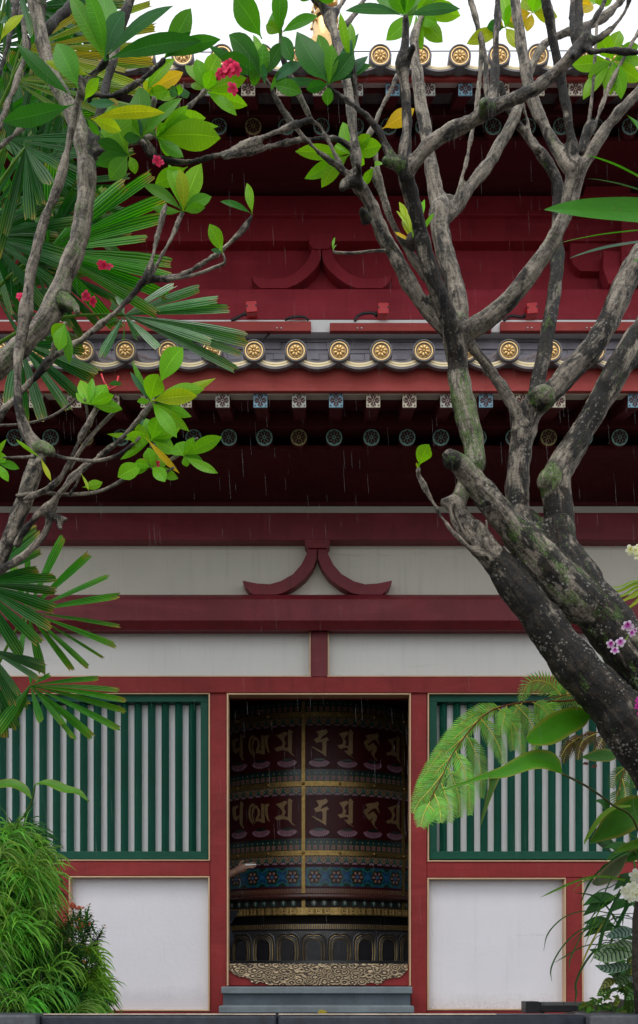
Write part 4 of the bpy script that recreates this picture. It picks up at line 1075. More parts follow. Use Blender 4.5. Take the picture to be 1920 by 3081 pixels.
def flower(mb, p, r, nrm, c0, c1_, n=5, lip=None, m=0):
    """small open flower: n petals round p facing nrm"""
    nrm = nrm.normalized(); u = nrm.cross(Vector((.1, .2, 1))).normalized(); v = nrm.cross(u); a0 = rnd.random()*6
    for i in range(n):
        a = a0 + i*2*math.pi/n; d = u*math.cos(a) + v*math.sin(a); rr = r*rnd.uniform(.85, 1.1)
        mid = [p + d*rr*s + nrm*rr*(.25*s - .35*s*s) for s in (0, .25, .5, .75, .92, 1)]
        mb.strip(mid, [rr*.06, rr*.22, rr*.36, rr*.36, rr*.2, rr*.03], nrm, m, .1, [c1_, c1_, tuple((x+y)/2 for x, y in zip(c0, c1_)), c0, c0, c0], 0, 2)
    if lip:
        mid = [p + nrm*r*.25*s - v*r*.45*s for s in (0, .4, .8, 1)]
        mb.strip(mid, [r*.08, r*.2, r*.2, r*.05], nrm, m, .4, lip, 0, 2)

# ---------------------------------------------------------------- the big frangipani at the right
def Bp(l): return [(*B(a, b), r) for a, b, r in l]
RT = thing('frangipani_tree', 'large bare limbed frangipani with mossy forking trunks rising from the right edge', 'tree', (W(1760, 2420, -2.6).x, -2.6, PZ))
rb = []
def br_(pts, Y0, Y1, dk=.3, ms=.2, lc=.2): rb.append((pts, Y0, Y1, dk, ms, lc))
# two stems of the leaning trunk
br_([(1125,1255,27),(1150,1297,34),(1208,1368,43),(1268,1448,50),(1325,1525,55),(1375,1592,58),(1435,1650,62),(1512,1745,76),(1600,1860,86),(1700,2080,95),(1760,2440,100)], -2.78, -2.6, .95, .18, .75)
br_([(1325,1245,40),(1335,1310,48),(1372,1385,60),(1425,1455,62),(1482,1530,66),(1545,1610,72),(1620,1740,80),(1700,1900,90)], -2.62, -2.6, .85, .35, .75)
br_([(1066,1084,20),(1082,1094,25),(1112,1128,29),(1150,1172,33),(1202,1236,38),(1258,1300,46),(1320,1372,56),(1380,1430,60)], -2.95, -2.66, .6, .42, .85)
br_([(1062,1080,21),(1070,1090,27)], -2.96, -2.95, 1, .35, .3)
br_([(1240,1235,38),(1285,1300,50),(1330,1365,54)], -2.55, -2.62, .8, .5, .5)
# elbow and mossy upright
br_([(1052,1190,14),(1078,1196,24),(1090,1225,27),(1112,1257,28),(1140,1292,33)], -2.72, -2.78, .25, .12, .6)
br_([(1082,770,33),(1081,808,33),(1084,860,30),(1092,920,31),(1108,990,31),(1124,1060,30),(1118,1120,28),(1092,1170,25),(1082,1205,25)], -2.72, -2.72, .32, .62, .5)
br_([(1082,800,35),(1082,812,36)], -2.72, -2.72, .5, .4, .3)
# limbs above the first fork
br_([(1082,850,20),(1078,800,25),(1040,765,21),(995,708,21),(955,642,21),(918,575,20),(890,512,19),(866,462,20),(846,432,21),(843,415,19)], -2.72, -3.0, .28, .3, .3)
br_([(848,432,15),(818,436,15),(812,446,13)], -3.0, -3.04, .7, .4, .2)
br_([(848,425,12),(850,402,11),(847,388,9)], -3.0, -3.08, .9, .3, .1)
br_([(868,520,14),(862,510,13),(858,496,10)], -2.98, -3.06, .8, .3, .1)
br_([(848,430,15),(846,400,14),(840,330,15),(832,262,15),(824,205,15),(812,150,14),(798,98,14),(787,62,15),(781,38,19)], -2.98, -2.85, .25, .1, .3)
br_([(781,38,15),(760,12,11),(742,-6,9),(720,-40,8)], -2.85, -2.9, .7); br_([(784,40,14),(806,14,9),(822,-20,8)], -2.85, -2.75, .5); br_([(798,96,10),(820,60,9),(850,20,8),(880,-30,7)], -2.85, -2.7, .35)
br_([(838,425,9),(815,405,8),(785,382,8),(750,356,8.5),(702,304,9),(660,245,9),(638,198,9),(620,182,10)], -3.0, -3.12, .5)
br_([(832,420,9),(812,400,8),(786,348,8.5),(757,297,9),(736,282,11),(706,216,10),(682,172,9.5),(667,115,9),(664,60,8),(650,20,8)], -3.0, -3.1, .4)
br_([(736,284,9),(690,300,8.5),(640,318,8.5),(590,338,9),(525,365,9.5),(455,383,10),(400,381,10),(362,371,10),(345,352,11),(338,336,11)], -3.1, -3.3, .6)
br_([(828,348,8),(800,330,9),(757,328,8.5),(690,336,8),(640,347,8),(580,363,8),(530,371,8)], -2.95, -3.2, .55)
br_([(826,350,8),(850,340,7),(880,310,6.5),(905,255,7),(935,195,7),(940,180,6)], -2.9, -2.8, .25)
# dark limb in front
br_([(1086,880,18),(1080,820,25),(1066,758,24),(1040,702,24),(1015,632,23),(1000,562,22),(985,502,21),(970,445,21),(958,408,22)], -2.72, -3.1, .75, .12, .35)
br_([(962,402,20),(940,388,17),(922,383,15),(914,381,13)], -3.1, -3.18, .9, .5, .2); br_([(940,388,14),(926,370,13),(905,325,11),(880,287,10),(848,257,10),(800,222,9),(778,202,8)], -3.12, -3.2, .7)
br_([(850,260,9),(842,210,9),(836,165,9),(832,120,7)], -3.16, -3.2, .85)
br_([(958,400,22),(960,360,17),(964,300,15),(962,240,14),(957,190,15),(953,155,20),(958,110,13),(960,60,11),(960,40,9)], -3.1, -3.2, .65, .1, .2)
br_([(957,150,14),(972,128,11),(979,112,10)], -3.17, -3.22, 1, 0, 0)
br_([(966,405,22),(986,380,20),(1012,348,20),(1060,316,20),(1118,288,20),(1155,262,22),(1200,242,18),(1280,203,17),(1330,158,17),(1366,122,20),(1388,98,22)], -3.1, -3.35, .45, .1, .3)
br_([(1155,265,22),(1152,252,20),(1148,245,15)], -3.24, -3.36, .8, .6, .3); br_([(1158,258,20),(1168,232,16),(1172,180,15),(1176,100,13),(1178,40,12),(1180,-40,12)], -3.22, -3.2, .75, .2, .2)
br_([(1386,110,17),(1362,125,14),(1358,132,10)], -3.33, -3.42, 1, .1, 0); br_([(1372,110,14),(1360,80,11),(1357,40,11),(1357,-30,11)], -3.32, -3.3, .9)
br_([(1380,100,12),(1375,60,9),(1378,0,8),(1380,-30,8)], -3.34, -3.3, .95); br_([(1390,95,13),(1400,60,9),(1425,20,9),(1440,-20,9)], -3.35, -3.3, .8); br_([(1395,100,13),(1420,90,9),(1455,62,9),(1483,22,8),(1496,-20,8)], -3.35, -3.4, .7); br_([(1392,112,12),(1405,122,8),(1450,120,7.6),(1520,125,7.6)], -3.35, -3.45, .85)
# middle limb
br_([(1084,850,24),(1082,790,28),(1086,740,26),(1080,690,27),(1068,645,26),(1054,600,26),(1044,545,27),(1043,508,33),(1046,495,32)], -2.68, -2.55, .4, .12, .3)
br_([(1048,500,24),(1036,470,22),(1024,405,20),(1013,335,19),(1001,262,18),(992,195,18),(984,135,16),(981,92,13),(995,50,10),(1020,5,9),(1030,-30,8)], -2.56, -2.4, .3, .08, .35)
br_([(1060,505,24),(1078,492,20),(1112,443,18),(1160,385,18),(1196,322,17),(1226,262,15),(1246,205,12),(1268,140,11),(1290,105,11),(1335,80,11),(1400,58,12),(1445,28,11),(1480,-10,10)], -2.55, -2.2, .12, .1, .35)
br_([(1076,485,7.8),(1100,402,7),(1117,325,7),(1130,245,6.5),(1138,170,6.5),(1137,90,7),(1120,20,8),(1108,-20,8)], -2.55, -2.4, .15); br_([(1158,262,9),(1152,210,9),(1150,140,9.5),(1132,62,9.5),(1112,-10,9.5)], -2.6, -2.5, .3)
br_([(886,330,6.5),(893,390,6),(910,460,6.5),(925,510,7),(952,568,9),(985,620,12),(1010,660,12)], -2.75, -2.7, .5); br_([(880,400,7),(905,470,8),(935,540,9),(975,610,12)], -2.75, -2.7, .2)
# right limb
br_([(1084,860,20),(1090,806,27),(1112,784,26),(1152,758,26),(1202,714,25),(1252,655,24),(1290,602,22.5),(1320,550,22),(1345,490,23),(1362,425,25),(1368,398,26)], -2.72, -2.95, .3, .22, .4)
br_([(1364,400,17),(1346,282,15),(1327,177,15),(1312,102,15),(1302,40,16),(1286,-30,16)], -2.95, -3.1, .85, .1, .2)
br_([(1358,405,20),(1336,376,18),(1306,326,17),(1272,262,17),(1251,192,17),(1237,112,16),(1222,10,15),(1216,-30,15)], -2.95, -2.8, .3, .2, .4)
br_([(1374,405,18),(1396,370,16),(1432,311,16),(1468,265,15),(1530,200,15)], -2.95, -3.0, .4, .15, .4)
br_([(1378,360,15),(1388,325,16),(1398,300,15),(1408,296,11)], -2.9, -2.9, .6, .1, .1); br_([(1394,300,7),(1404,215,6),(1412,100,6),(1415,40,5)], -2.9, -2.85, .2); br_([(1404,310,8),(1440,215,7.6),(1492,112,7.6),(1530,50,7.6)], -2.9, -2.85, .2)
br_([(1318,600,17),(1322,520,18),(1325,460,18),(1316,420,16),(1300,388,15),(1268,345,13),(1232,300,11),(1208,268,10),(1185,200,9)], -2.3, -2.4, .75, .3, .2)
br_([(1275,352,9),(1258,338,8),(1250,290,7.6),(1238,250,7)], -2.4, -2.35, .2)
# second upright, seen through the fork
br_([(1245,985,20),(1262,955,20),(1277,892,21),(1291,828,21),(1306,740,20),(1318,655,19),(1322,590,18)], -2.45, -2.3, .8, .35, .5)
br_([(1232,1250,34),(1226,1215,32),(1226,1150,32),(1234,1062,31),(1246,1000,33),(1264,965,34),(1300,935,32),(1342,890,30),(1392,838,30),(1432,778,30),(1462,718,31),(1492,650,32),(1535,585,34),(1600,500,32),(1680,380,28),(1740,230,22),(1770,60,16),(1760,-60,8)], -2.55, -2.5, .45, .15, .65)
br_([(1262,968,30),(1275,950,33),(1286,944,34)], -2.52, -2.6, .5, .55, .2)
br_([(1236,1005,24),(1222,975,19),(1204,940,17),(1170,890,16),(1132,840,15),(1105,810,16)], -2.55, -2.6, .35, .1, .4)
br_([(1325,1310,44),(1328,1258,39),(1322,1190,38),(1318,1150,39),(1324,1118,40),(1370,1040,33),(1412,968,33),(1452,898,34),(1492,828,36),(1540,760,36),(1620,640,34),(1720,520,28),(1800,380,22),(1840,220,14),(1850,120,8)], -2.6, -2.75, .65, .28, .55)
br_([(1300,1130,26),(1298,1140,30)], -2.66, -2.66, .5, .7, .3)
# twigs
br_([(1148,1318,8),(1110,1296,6.5),(1068,1254,5.5),(1028,1194,5),(994,1130,5),(991,1112,4)], -2.8, -2.95, .3, .1, .1); br_([(1114,1290,5),(1090,1245,6),(1076,1210,6),(1078,1192,5)], -2.8, -2.9, .3); br_([(1158,1300,5),(1155,1265,5),(1152,1232,4.5)], -2.8, -2.85, .3)
br_([(912,594,6.5),(880,595,5.5),(835,600,5.5),(795,598,5.5),(790,594,4.5)], -2.95, -3.1, .15)
br_([(1080,470,9),(1062,466,10),(1052,470,10)], -2.5, -2.55, .2)
build_tree(RT, rb)
q = MB(); g0 = (991, 1112)
ros = [
 ((620,185), -3.12, [(*A(1085,165),52,2),(*A(1200,165),24,0),(*A(985,215),24,2),(*A(1042,275),40,2),(*A(1268,355),42,3),(*A(1180,360),34,1),(*A(1160,250),40,2),(*A(1250,205),40,1),(*A(1340,200),34,2),(*A(1110,190),30,3)]),
 ((664,80), -3.1, [(*A(1108,-20),62,1,A(1242,185)),(*A(1290,60),46,1),(*A(1335,-60),42,1),(*A(1505,75),30,1),(*A(1390,290),36,2),(*A(1260,120),30,0),(660,-40,30,1)]),
 ((642,200), -3.15, [(*A(1432,298),28,3),(*A(1515,388),20,3),(*A(1362,365),32,2),(*A(1430,440),36,1),(*A(1308,395),26,1)]),
 (B(48,400), -3.2, [(*B(-5,165),46,1),(*B(-105,150),66,2),(*B(165,250),48,2),(*B(188,158),26,3),(*B(248,308),26,2),(*B(-60,425),26,2),(*B(232,265),34,3),(*B(40,500),30,1),(*B(60,210),36,1)]),
 ((832,150), -3.2, [(*B(150,108),28,0),(*B(100,60),22,0)]),
 (B(150,730), -2.85, [(*B(-112,718),34,0),(*B(-68,846),34,0),(*B(12,890),36,0),(*B(75,690),40,0),(*B(112,580),34,0),(*B(296,690),40,0),(*B(215,780),26,0),(*B(245,640),30,0)]),
 (B(262,790), -2.8, [(*B(300,770),20,0),(*B(210,880),22,0)]),
 ((878,316), -2.78, [(*B(452,515),40,4,B(300,610))]),
 ((960,40), -3.2, [(*B(125,52),22,3),(*B(668,42),24,3),(*B(330,-50),40,1),(*B(430,-70),40,1),(*B(265,-20),34,1),(*B(520,-50),36,1),(*B(470,10),24,1)]),
 ((985,30), -2.4, [(*B(318,192),40,0),(*B(490,238),26,0),(*B(586,200),44,0),(*B(670,75),42,0),(*B(612,15),36,0),(*B(540,-40),40,0),(*B(560,110),36,0)]),
 (B(880,130), -2.5, [(*B(700,208),34,5),(*B(795,130),28,2),(*B(905,95),20,0),(*B(945,232),32,5),(*B(870,-20),44,0),(*B(815,108),30,4),(*B(930,20),34,0),(*B(985,110),30,5)]),
 (B(1390,290), -2.85, [(*B(1198,305),36,0),(*B(1252,472),38,0),(*B(1380,450),42,0),(*B(1432,470),36,0),(*B(1520,385),34,0),(*B(1322,170),40,0),(*B(1425,145),44,0),(*B(1515,215),34,0),(*B(1275,365),36,0),(*B(1530,300),34,0)]),
 (B(1010,60), -2.6, [(*B(905,100),32,4),(*B(960,0),34,5),(*B(1040,-40),40,0),(*B(1080,20),36,0),(*B(1130,80),30,5),(*B(985,150),26,4)]),
 (B(1300,20), -2.7, [(*B(1190,20),36,4),(*B(1240,60),36,4),(*B(1310,-50),44,0),(*B(1400,-40),40,0)]),
 ((790,594), -3.1, [(794,562,7,0),(799,580,5,0)]),
 ((991,1112), -2.95, [(1017,1053,42,0,(993,1105)),(986,1096,6,5),(996,1092,5,0)]),
 ((747,0), -2.9, [(700,-30,40,1),(745,-60,40,1),(800,-30,40,1)]),
]
for cnt, Y, lv in ros: rosette(RT, cnt, Y, lv)

# ---------------------------------------------------------------- the frangipani at the left
LT = thing('frangipani_tree', 'slender grey frangipani with glossy leaf rosettes leaning in from the left edge', 'tree', (W(-330, 2420, -3.2).x, -3.2, PZ))
rb = []
br_([(80,-40,22),(86,20,22),(96,75,20),(108,130,20),(128,185,21),(160,243,23),(190,315,25),(205,390,25),(203,460,25),(196,530,26),(176,600,26),(160,640,26),(138,702,28),(112,752,27),(78,792,27),(38,832,28),(-5,868,29),(-80,930,32),(-190,1080,36),(-290,1500,42),(-330,2430,48)], -3.2, -3.2, .08, .42, .25)
br_([(150,715,24),(168,722,17),(180,728,13),(183,740,12)], -3.2, -3.3, .7, .6, .1)
br_([(92,15,22),(88,0,25)], -3.2, -3.2, .8, .3, 0)
br_([(320,-30,13),(300,25,13),(283,80,13),(268,140,14),(256,190,14),(243,250,15),(228,315,15),(212,375,18)], -3.1, -3.2, .85, .35, .1)
br_([(98,90,12),(120,62,13),(140,40,13),(170,10,13),(200,-30,13)], -3.15, -3.0, .8, .25, .1)
br_([(250,142,13),(238,160,11),(215,182,10.5),(194,212,11),(180,265,12),(166,325,13),(150,400,14),(126,470,14),(102,530,14),(86,600,15),(73,645,16),(66,700,17),(63,728,21),(52,790,15),(42,870,14),(45,965,15),(62,1022,17),(88,1062,21),(90,1090,22),(70,1150,23),(48,1212,22),(22,1275,20),(-5,1330,19),(-60,1420,22),(-170,1680,28),(-330,2430,40)], -3.5, -3.2, .45, .2, .1)
br_([(88,1062,20),(108,1062,19),(122,1072,15)], -3.42, -3.45, .5, .6, .1)
br_([(196,218,7),(188,185,7.6),(185,165,7)], -3.48, -3.5, .5); br_([(238,158,10),(252,142,12),(258,130,9)], -3.5, -3.52, .95)
br_([(212,240,6),(215,225,8),(260,228,9),(300,212,9),(340,187,9),(372,160,8.5),(388,142,8)], -3.2, -3.3, .75)
br_([(-5,305,10),(15,255,10),(32,210,10.5),(48,165,10),(62,128,10),(68,100,10)], -3.3, -3.2, .4); br_([(66,100,11),(64,92,12)], -3.2, -3.2, .95)
br_([(-5,352,9),(25,328,9),(55,302,9),(90,285,9),(135,268,9.5)], -3.35, -3.3, .5)
br_([(-5,185,8),(12,130,8.5),(28,65,9),(40,0,9),(46,-40,9)], -3.4, -3.3, .7); br_([(62,120,5),(52,40,7.6),(25,-5,8),(10,-30,8)], -3.25, -3.2, .4)
br_([(-40,1060,11),(0,985,11),(50,930,11),(90,885,11),(117,855,13),(125,848,12),(160,825,10),(200,800,10),(240,768,10),(282,733,10),(318,695,9.5),(347,664,9),(400,660,7.6),(440,648,7),(470,630,7),(505,608,6.5),(540,580,6.5),(575,545,6),(597,512,6)], -3.2, -3.45, .6, .08, .15)
br_([(345,664,8),(352,640,7.6),(366,592,7.6),(378,545,7.6),(388,505,7),(393,488,7)], -3.38, -3.4, .6); br_([(352,660,8),(370,630,7.6),(392,590,7.6),(412,550,7.6),(426,518,7.6),(432,506,7.6)], -3.36, -3.3, .3)
br_([(395,662,7),(440,656,6),(480,645,6),(510,633,6),(530,625,6),(533,616,5),(528,600,4)], -3.4, -3.45, .25)
br_([(120,848,9),(128,820,6),(140,790,6),(155,765,6)], -3.3, -3.4, .3)
br_([(105,1078,7),(120,1076,6.5),(160,1086,6.5),(225,1092,6.8),(275,1080,6.8),(312,1055,6.8),(332,1035,6.5)], -3.42, -3.5, .55)
br_([(40,1290,13),(60,1255,13),(95,1215,12),(130,1182,10),(160,1150,9.5),(200,1112,9),(240,1078,9),(285,1042,9),(325,1000,9),(358,962,9),(368,950,8)], -3.3, -3.55, .35, .1, .1)
br_([(60,1182,7),(95,1168,7),(130,1148,7.6),(152,1118,7.6),(170,1085,7.6),(190,1040,7.6),(212,1000,7.6),(230,965,7.6),(236,952,7)], -3.35, -3.5, .45); br_([(165,1112,7),(190,1068,7),(226,1022,7),(252,995,7),(272,975,6)], -3.4, -3.45, .25); br_([(210,1000,6),(205,965,6),(200,945,5)], -3.45, -3.5, .3)
br_([(-25,1370,15),(0,1350,14),(40,1328,13),(75,1300,12.5),(105,1262,12),(122,1215,11),(142,1172,9.5),(170,1130,9.5),(215,1095,9.5)], -3.3, -3.35, .4, .05, .15)
br_([(120,1222,13),(140,1225,11),(155,1230,9)], -3.34, -3.4, .6, .1, 0); br_([(138,1232,8),(142,1248,7),(144,1252,6)], -3.36, -3.42, .6)
br_([(40,1175,7),(70,1170,7),(110,1168,7),(165,1172,7),(240,1163,7),(300,1132,7),(345,1108,7),(392,1096,7),(430,1072,7),(455,1050,6.5),(468,1038,5)], -3.3, -3.5, .45)
br_([(352,1106,6),(356,1075,6),(360,1045,6),(362,1030,5)], -3.4, -3.45, .3); br_([(358,1108,6),(390,1118,5.5),(412,1108,5)], -3.42, -3.5, .5); br_([(165,1172,6),(180,1150,5),(192,1122,4)], -3.4, -3.5, .3)
br_([(-5,1085,5),(20,1084,5),(60,1083,6),(85,1082,7)], -3.4, -3.4, .6); br_([(-5,1008,5),(40,1006,5),(80,1000,5),(125,985,5),(170,955,5),(190,935,4)], -3.0, -3.1, .5)
br_([(365,388,6),(366,360,8),(340,330,9),(330,300,7),(362,250,7),(365,235,6)], -3.25, -3.3, .4)
br_([(230,365,8),(262,350,9),(300,340,8.5),(340,330,8.5),(385,310,8),(420,280,8),(450,250,8),(480,222,9),(485,215,8)], -3.2, -3.05, .4)
br_([(420,282,6),(424,255,6),(420,225,6)], -3.1, -3.15, .3)
build_tree(LT, rb, .009)
ros = [
 ((248,145), -3.55, [(*A(328,-30),44,1),(*A(482,-40),64,1),(*A(590,55),46,3),(*A(820,28),26,3),(*A(955,195),44,2),(*A(1045,186),30,2,A(800,210)),(*A(215,290),30,5,A(430,360)),(*A(400,-60),40,1)]),
 ((200,232), -3.55, [(*A(78,205),36,2,A(345,460)),(*A(270,205),62,1,A(372,420)),(*A(12,575),46,2,A(350,495)),(*A(470,370),26,0,A(400,480))]),
 ((205,280), -3.55, [(*A(782,535),28,5,A(430,565)),(*A(575,620),30,5,A(430,565)),(*A(545,490),22,3,A(410,490)),(*A(470,640),20,1)]),
 ((305,368), -3.3, [(*A(460,668),30,2),(*A(520,500),84,0),(*A(455,780),34,2),(*A(520,852),44,1),(*A(470,620),40,1),(*A(640,825),26,0),(*A(565,690),30,3)]),
 ((335,328), -3.3, [(*A(655,415),68,1),(*A(862,465),32,1),(*A(585,650),24,2),(*A(560,520),44,0),(*A(630,560),26,3),(*A(760,520),30,0)]),
 ((370,325), -3.25, [(*A(938,595),64,0),(*A(1045,655),66,0),(*A(835,715),46,0),(*A(870,745),30,1),(*A(975,560),44,0),(*A(700,580),26,1),(*A(1035,600),26,0),(*A(790,590),24,0),(*A(890,500),30,0)]),
 ((485,215), -3.05, [(*A(878,310),30,0),(*A(930,280),38,0),(*A(1038,250),42,0),(*A(1168,368),36,0),(*A(1172,500),34,0),(*A(1122,548),34,0),(*A(1010,335),36,0),(*A(905,400),20,0)]),
 ((345,222), -3.2, [(*A(868,343),32,4),(*A(828,280),34,0),(*A(740,330),34,0),(*A(800,430),30,0),(*A(720,400),34,5)]),
 ((388,140), -3.3, [(*A(905,40),50,1),(*A(1042,190),34,2),(*A(905,150),22,2),(*A(850,235),14,1)]),
 ((424,228), -3.15, [(*A(850,400),20,0),(*A(900,440),20,3),(*A(800,425),24,3),(*A(750,455),26,0)]),
 ((434,502), -3.3, [(*A(677,875),28,1),(*A(800,780),44,0),(*A(955,775),50,0),(*A(1002,932),34,1),(*A(972,985),22,1),(*A(718,985),22,1),(*A(880,925),28,1),(*A(735,870),40,0,A(890,790)),(*A(850,800),34,5)]),
 ((598,508), -3.45, [(*A(1170,868),24,0),(*A(1045,955),18,2)]),
 ((528,600), -3.45, [(*A(993,1062),36,0),(*A(1000,1185),10,3)]),
 (C(715,800), -3.55, [(*C(868,545),52,0,C(760,720)),(*C(752,672),54,0),(*C(1022,690),26,5),(*C(968,742),44,0),(*C(935,775),38,5),(*C(908,872),32,0),(*C(897,942),26,0),(*C(838,972),36,0),(*C(618,660),15,3),(*C(628,610),15,1),(*C(830,800),24,2),(*C(650,800),16,0)]),
 (C(690,970), -3.5, [(*C(850,1140),17,4)]),
 (C(425,815), -3.5, [(*C(380,700),32,0),(*C(505,720),44,0),(*C(580,838),32,0),(*C(540,770),26,0),(*C(438,690),20,0),(*C(578,718),12,2,C(510,720)),(*C(360,760),20,0)]),
 (C(718,985), -3.45, [(*C(855,928),28,0),(*C(660,880),24,3),(*C(632,905),24,0),(*C(815,965),34,0),(*C(570,1075),18,0),(*C(585,1040),16,0),(*C(830,1030),50,0),(*C(600,960),30,0),(*C(508,955),16,0),(*C(690,880),30,0),(*C(750,870),40,0)]),
 (C(715,1110), -3.48, [(*C(558,1158),42,0,C(680,1100)),(*C(782,1182),34,0),(*C(845,1165),28,0),(*C(640,1090),24,0),(*C(700,1020),34,0),(*C(780,1060),40,0),(*C(620,1130),24,0)]),
 (C(870,1060), -3.5, [(*C(1052,968),34,0),(*C(1032,1140),26,0),(*C(885,1110),22,0),(*C(835,1000),50,0),(*C(920,970),24,0),(*C(960,1080),22,1)]),
 ((192,1122), -3.5, [(*E(486,80),24,0,E(390,105)),(*E(420,120),8,5)]),
 ((-10,1095), -3.4, [(*C(92,1118),22,1),(*C(30,1060),26,0),(*C(40,1180),24,0),(*C(30,980),12,0)]),
 ((97,1085), -3.45, [(*C(242,1175),14,5),(*C(75,980),10,0)]),
 ((0,52), -3.5, [(*A(38,100),22,3),(*A(112,70),22,5,A(0,200))]),
 ((155,765), -3.4, [(*C(280,560),36,0),(*C(330,620),26,1),(*C(250,500),34,0)]),
]
for cnt, Y, lv in ros: rosette(LT, cnt, Y, lv)
RED, RED2 = (.85, .03, .16), (.45, .01, .05)
for cl, Y in (([A(1060,330), A(1095,305), A(1112,318), A(1105,420), A(1045,350), A(1085,335), A(1075,310), A(1120,330)], -3.195), ([A(760,772), A(745,760)], -3.28), ([C(495,155), C(515,160), C(480,150)], -3.1), ([C(415,310), C(440,325), C(405,300)], -3.1), ([C(680,1090), C(740,1098)], -3.47), ([A(772,608), A(760,615)], -3.2), ([C(100,300), C(110,310)], -3.2)):
    for p in cl:
        mb = MB(); flower(mb, W(*p, Y), (15 if abs(Y+3.195) < .001 else 12)*mpx(Y)*rnd.uniform(.8, 1.1), Vector((rnd.uniform(-.5, .5), -1, rnd.uniform(-.4, .5))), RED, RED2)
        obj('flower', mb, M['petal'], LT, origin=W(*p, Y), smooth=True, fix=False)
sp_ = [(C(480,670), C(495,710), C(520,745), C(550,730), C(562,680))]
for P in sp_: obj('flower_stalk', MB().tube([W(*p, -3.4) for p in P], .004, 6), M['pinkstalk'] if 'pinkstalk' in M else M['box_red'], LT, smooth=True)

# epiphyte fern and orchids growing on the trunk
BN = thing('nest_fern', 'small yellow green nest fern growing in the fork of the right frangipani', 'fern', tuple(W(*B(445,1130), -2.8)))
mb = MB()
for tx, ty, w_, k in ((368,1000,16,5),(380,958,30,5),(425,962,34,5),(500,945,28,0),(512,1075,22,5),(360,1100,14,4),(470,1000,30,0),(395,1040,30,5),(440,1120,24,4),(545,1010,18,0),(480,1130,20,5)):
    put_leaf(mb, B(452,1150), B(tx, ty), w_*.62, -2.8, tuple(a*1.25 for a in tone(k)), prof=[(0,.3),(.3,.7),(.6,1),(.85,.8),(1,.05)])
obj('leaf_rosette', mb, M['leaf_broad'], BN, smooth=True, fix=False)
obj('root_ball', MB().tube([W(*B(430,1165), -2.78), W(*B(450,1140), -2.78), W(*B(470,1120), -2.78)], [.03, .04, .025], 10), M['soil'], BN, smooth=True)
# ---------------------------------------------------------------- fan palms at the left
def fan(parent, c, Y, tips, w_=17, k=2, dy=.12, droop=.05, base=None, name='frond', m='palm'):
    mb = MB(); n = len(tips)
    for i, t in enumerate(tips):
        p0 = W(c[0], c[1], Y); p1 = W(t[0], t[1], Y + rnd.uniform(-dy, dy)); ax = p1 - p0; L = ax.length
        col_ = tone(k, .2) if isinstance(k, int) else tuple(x*(1+rnd.uniform(-.2, .2)) for x in k)
        tipc = tuple(a*1.1 + b for a, b in zip(col_, (.03, .02, 0)))
        st = [0, .12, .3, .5, .7, .88, 1]; hw = [.08, .2, .5, .8, 1, 1, .86]
        ww = w_*rnd.uniform(.8, 1.15)*(t[2] if len(t) > 2 else 1)
        mid = [p0 + ax*s - Vector((0, 0, droop*L*s*s)) + Vector((0, 0, droop*L*s)) for s in st]
        view = (Vector((0, CAMY, CAMZ)) - p1).normalized(); nr = (view + Vector((rnd.uniform(-.5, .5), 0, rnd.uniform(-.2, .9)))).normalized()
        o = len(mb.v); mb.strip(mid, [h*ww*.5*mpx(Y) for h in hw], nr, 0, rnd.choice((.3, -.3)), [col_]*5 + [tipc]*2, 0, 3)
        T = ax.normalized()
        for j in range(7):                                        # the cut-off, toothed tip of a leaflet
            q = o + 6*7 + j; mb.v[q] = tuple(Vector(mb.v[q]) + T*mpx(Y)*rnd.uniform(-9, 3)); 
            if rnd.random() < .5: mb.c[q] = (.30, .24, .05)
    fr = obj(name, mb, M[m], parent, origin=W(c[0], c[1], Y), smooth=False, fix=False)
    if base is not None:
        b0 = W(base[0], base[1], Y + .25); b1 = W(c[0], c[1], Y); P = [b0.lerp(b1, s) + Vector((0, 0, .12*math.sin(s*math.pi))) for s in [i/8 for i in range(9)]]
        obj('leaf_stalk', MB().tube(P, [.011 - .005*i/8 for i in range(9)], 8, c=(.10, .2, .03)), M['blade'], fr, smooth=True)
    return fr
def autofan(parent, c, Y, a0, a1, n, L, w_, k, base=None):
    tips = []
    for i in range(n):
        a = R(a0 + (a1-a0)*i/max(n-1, 1) + rnd.uniform(-4, 4)); l = L*rnd.uniform(.75, 1.1)
        tips.append((c[0] + l*math.cos(a), c[1] - l*math.sin(a)))
    return fan(parent, c, Y, tips, w_, k, .2, .08, base)
FP = thing('fan_palm', 'tall fan palm whose pleated fronds fill the left edge behind the frangipani', 'palm', (W(-160, 2420, -2.0).x, -2.0, PZ))
DG, MG, YG = (.012, .110, .014), (.045, .26, .012), (.24, .31, .025)
fan(FP, C(590,392), -2.55, [C(830,248),C(950,262),C(1032,312),C(1090,360),C(1172,488),C(1180,525),C(1148,578),C(1122,652),C(1002,515),C(908,530),C(752,545),C(655,505),C(592,505),C(480,590),C(378,490),C(560,300),C(520,330)], 19, (.05, .25, .05), .2, .04, base=(-120, 900), m='palm_wet')
fan(FP, (112,596), -2.6, [(362,412),(395,468),(388,516),(411,626),(406,655),(398,702),(374,745),(330,690),(350,560),(245,440),(300,430),(120,380),(60,420),(270,770)], 27, MG, .2, .05, base=(-140, 900))
fan(FP, (45,811), -2.7, [(238,880),(226,902),(192,940),(160,975),(106,1002),(60,1000),(200,830),(150,780),(20,960)], 26, DG, .2, .06, base=(-140, 1100))
fan(FP, (62,118), -2.5, [(372,66),(362,8),(366,146),(332,205),(262,40),(350,110),(300,170),(240,0),(280,250)], 17, YG, .2, .03, base=(-140, 700))
fan(FP, (30,190), -2.45, [(360,150),(340,215),(352,260),(330,300),(260,360),(200,300),(180,180)], 17, (.12,.24,.025), .2, .04, base=(-150, 700))
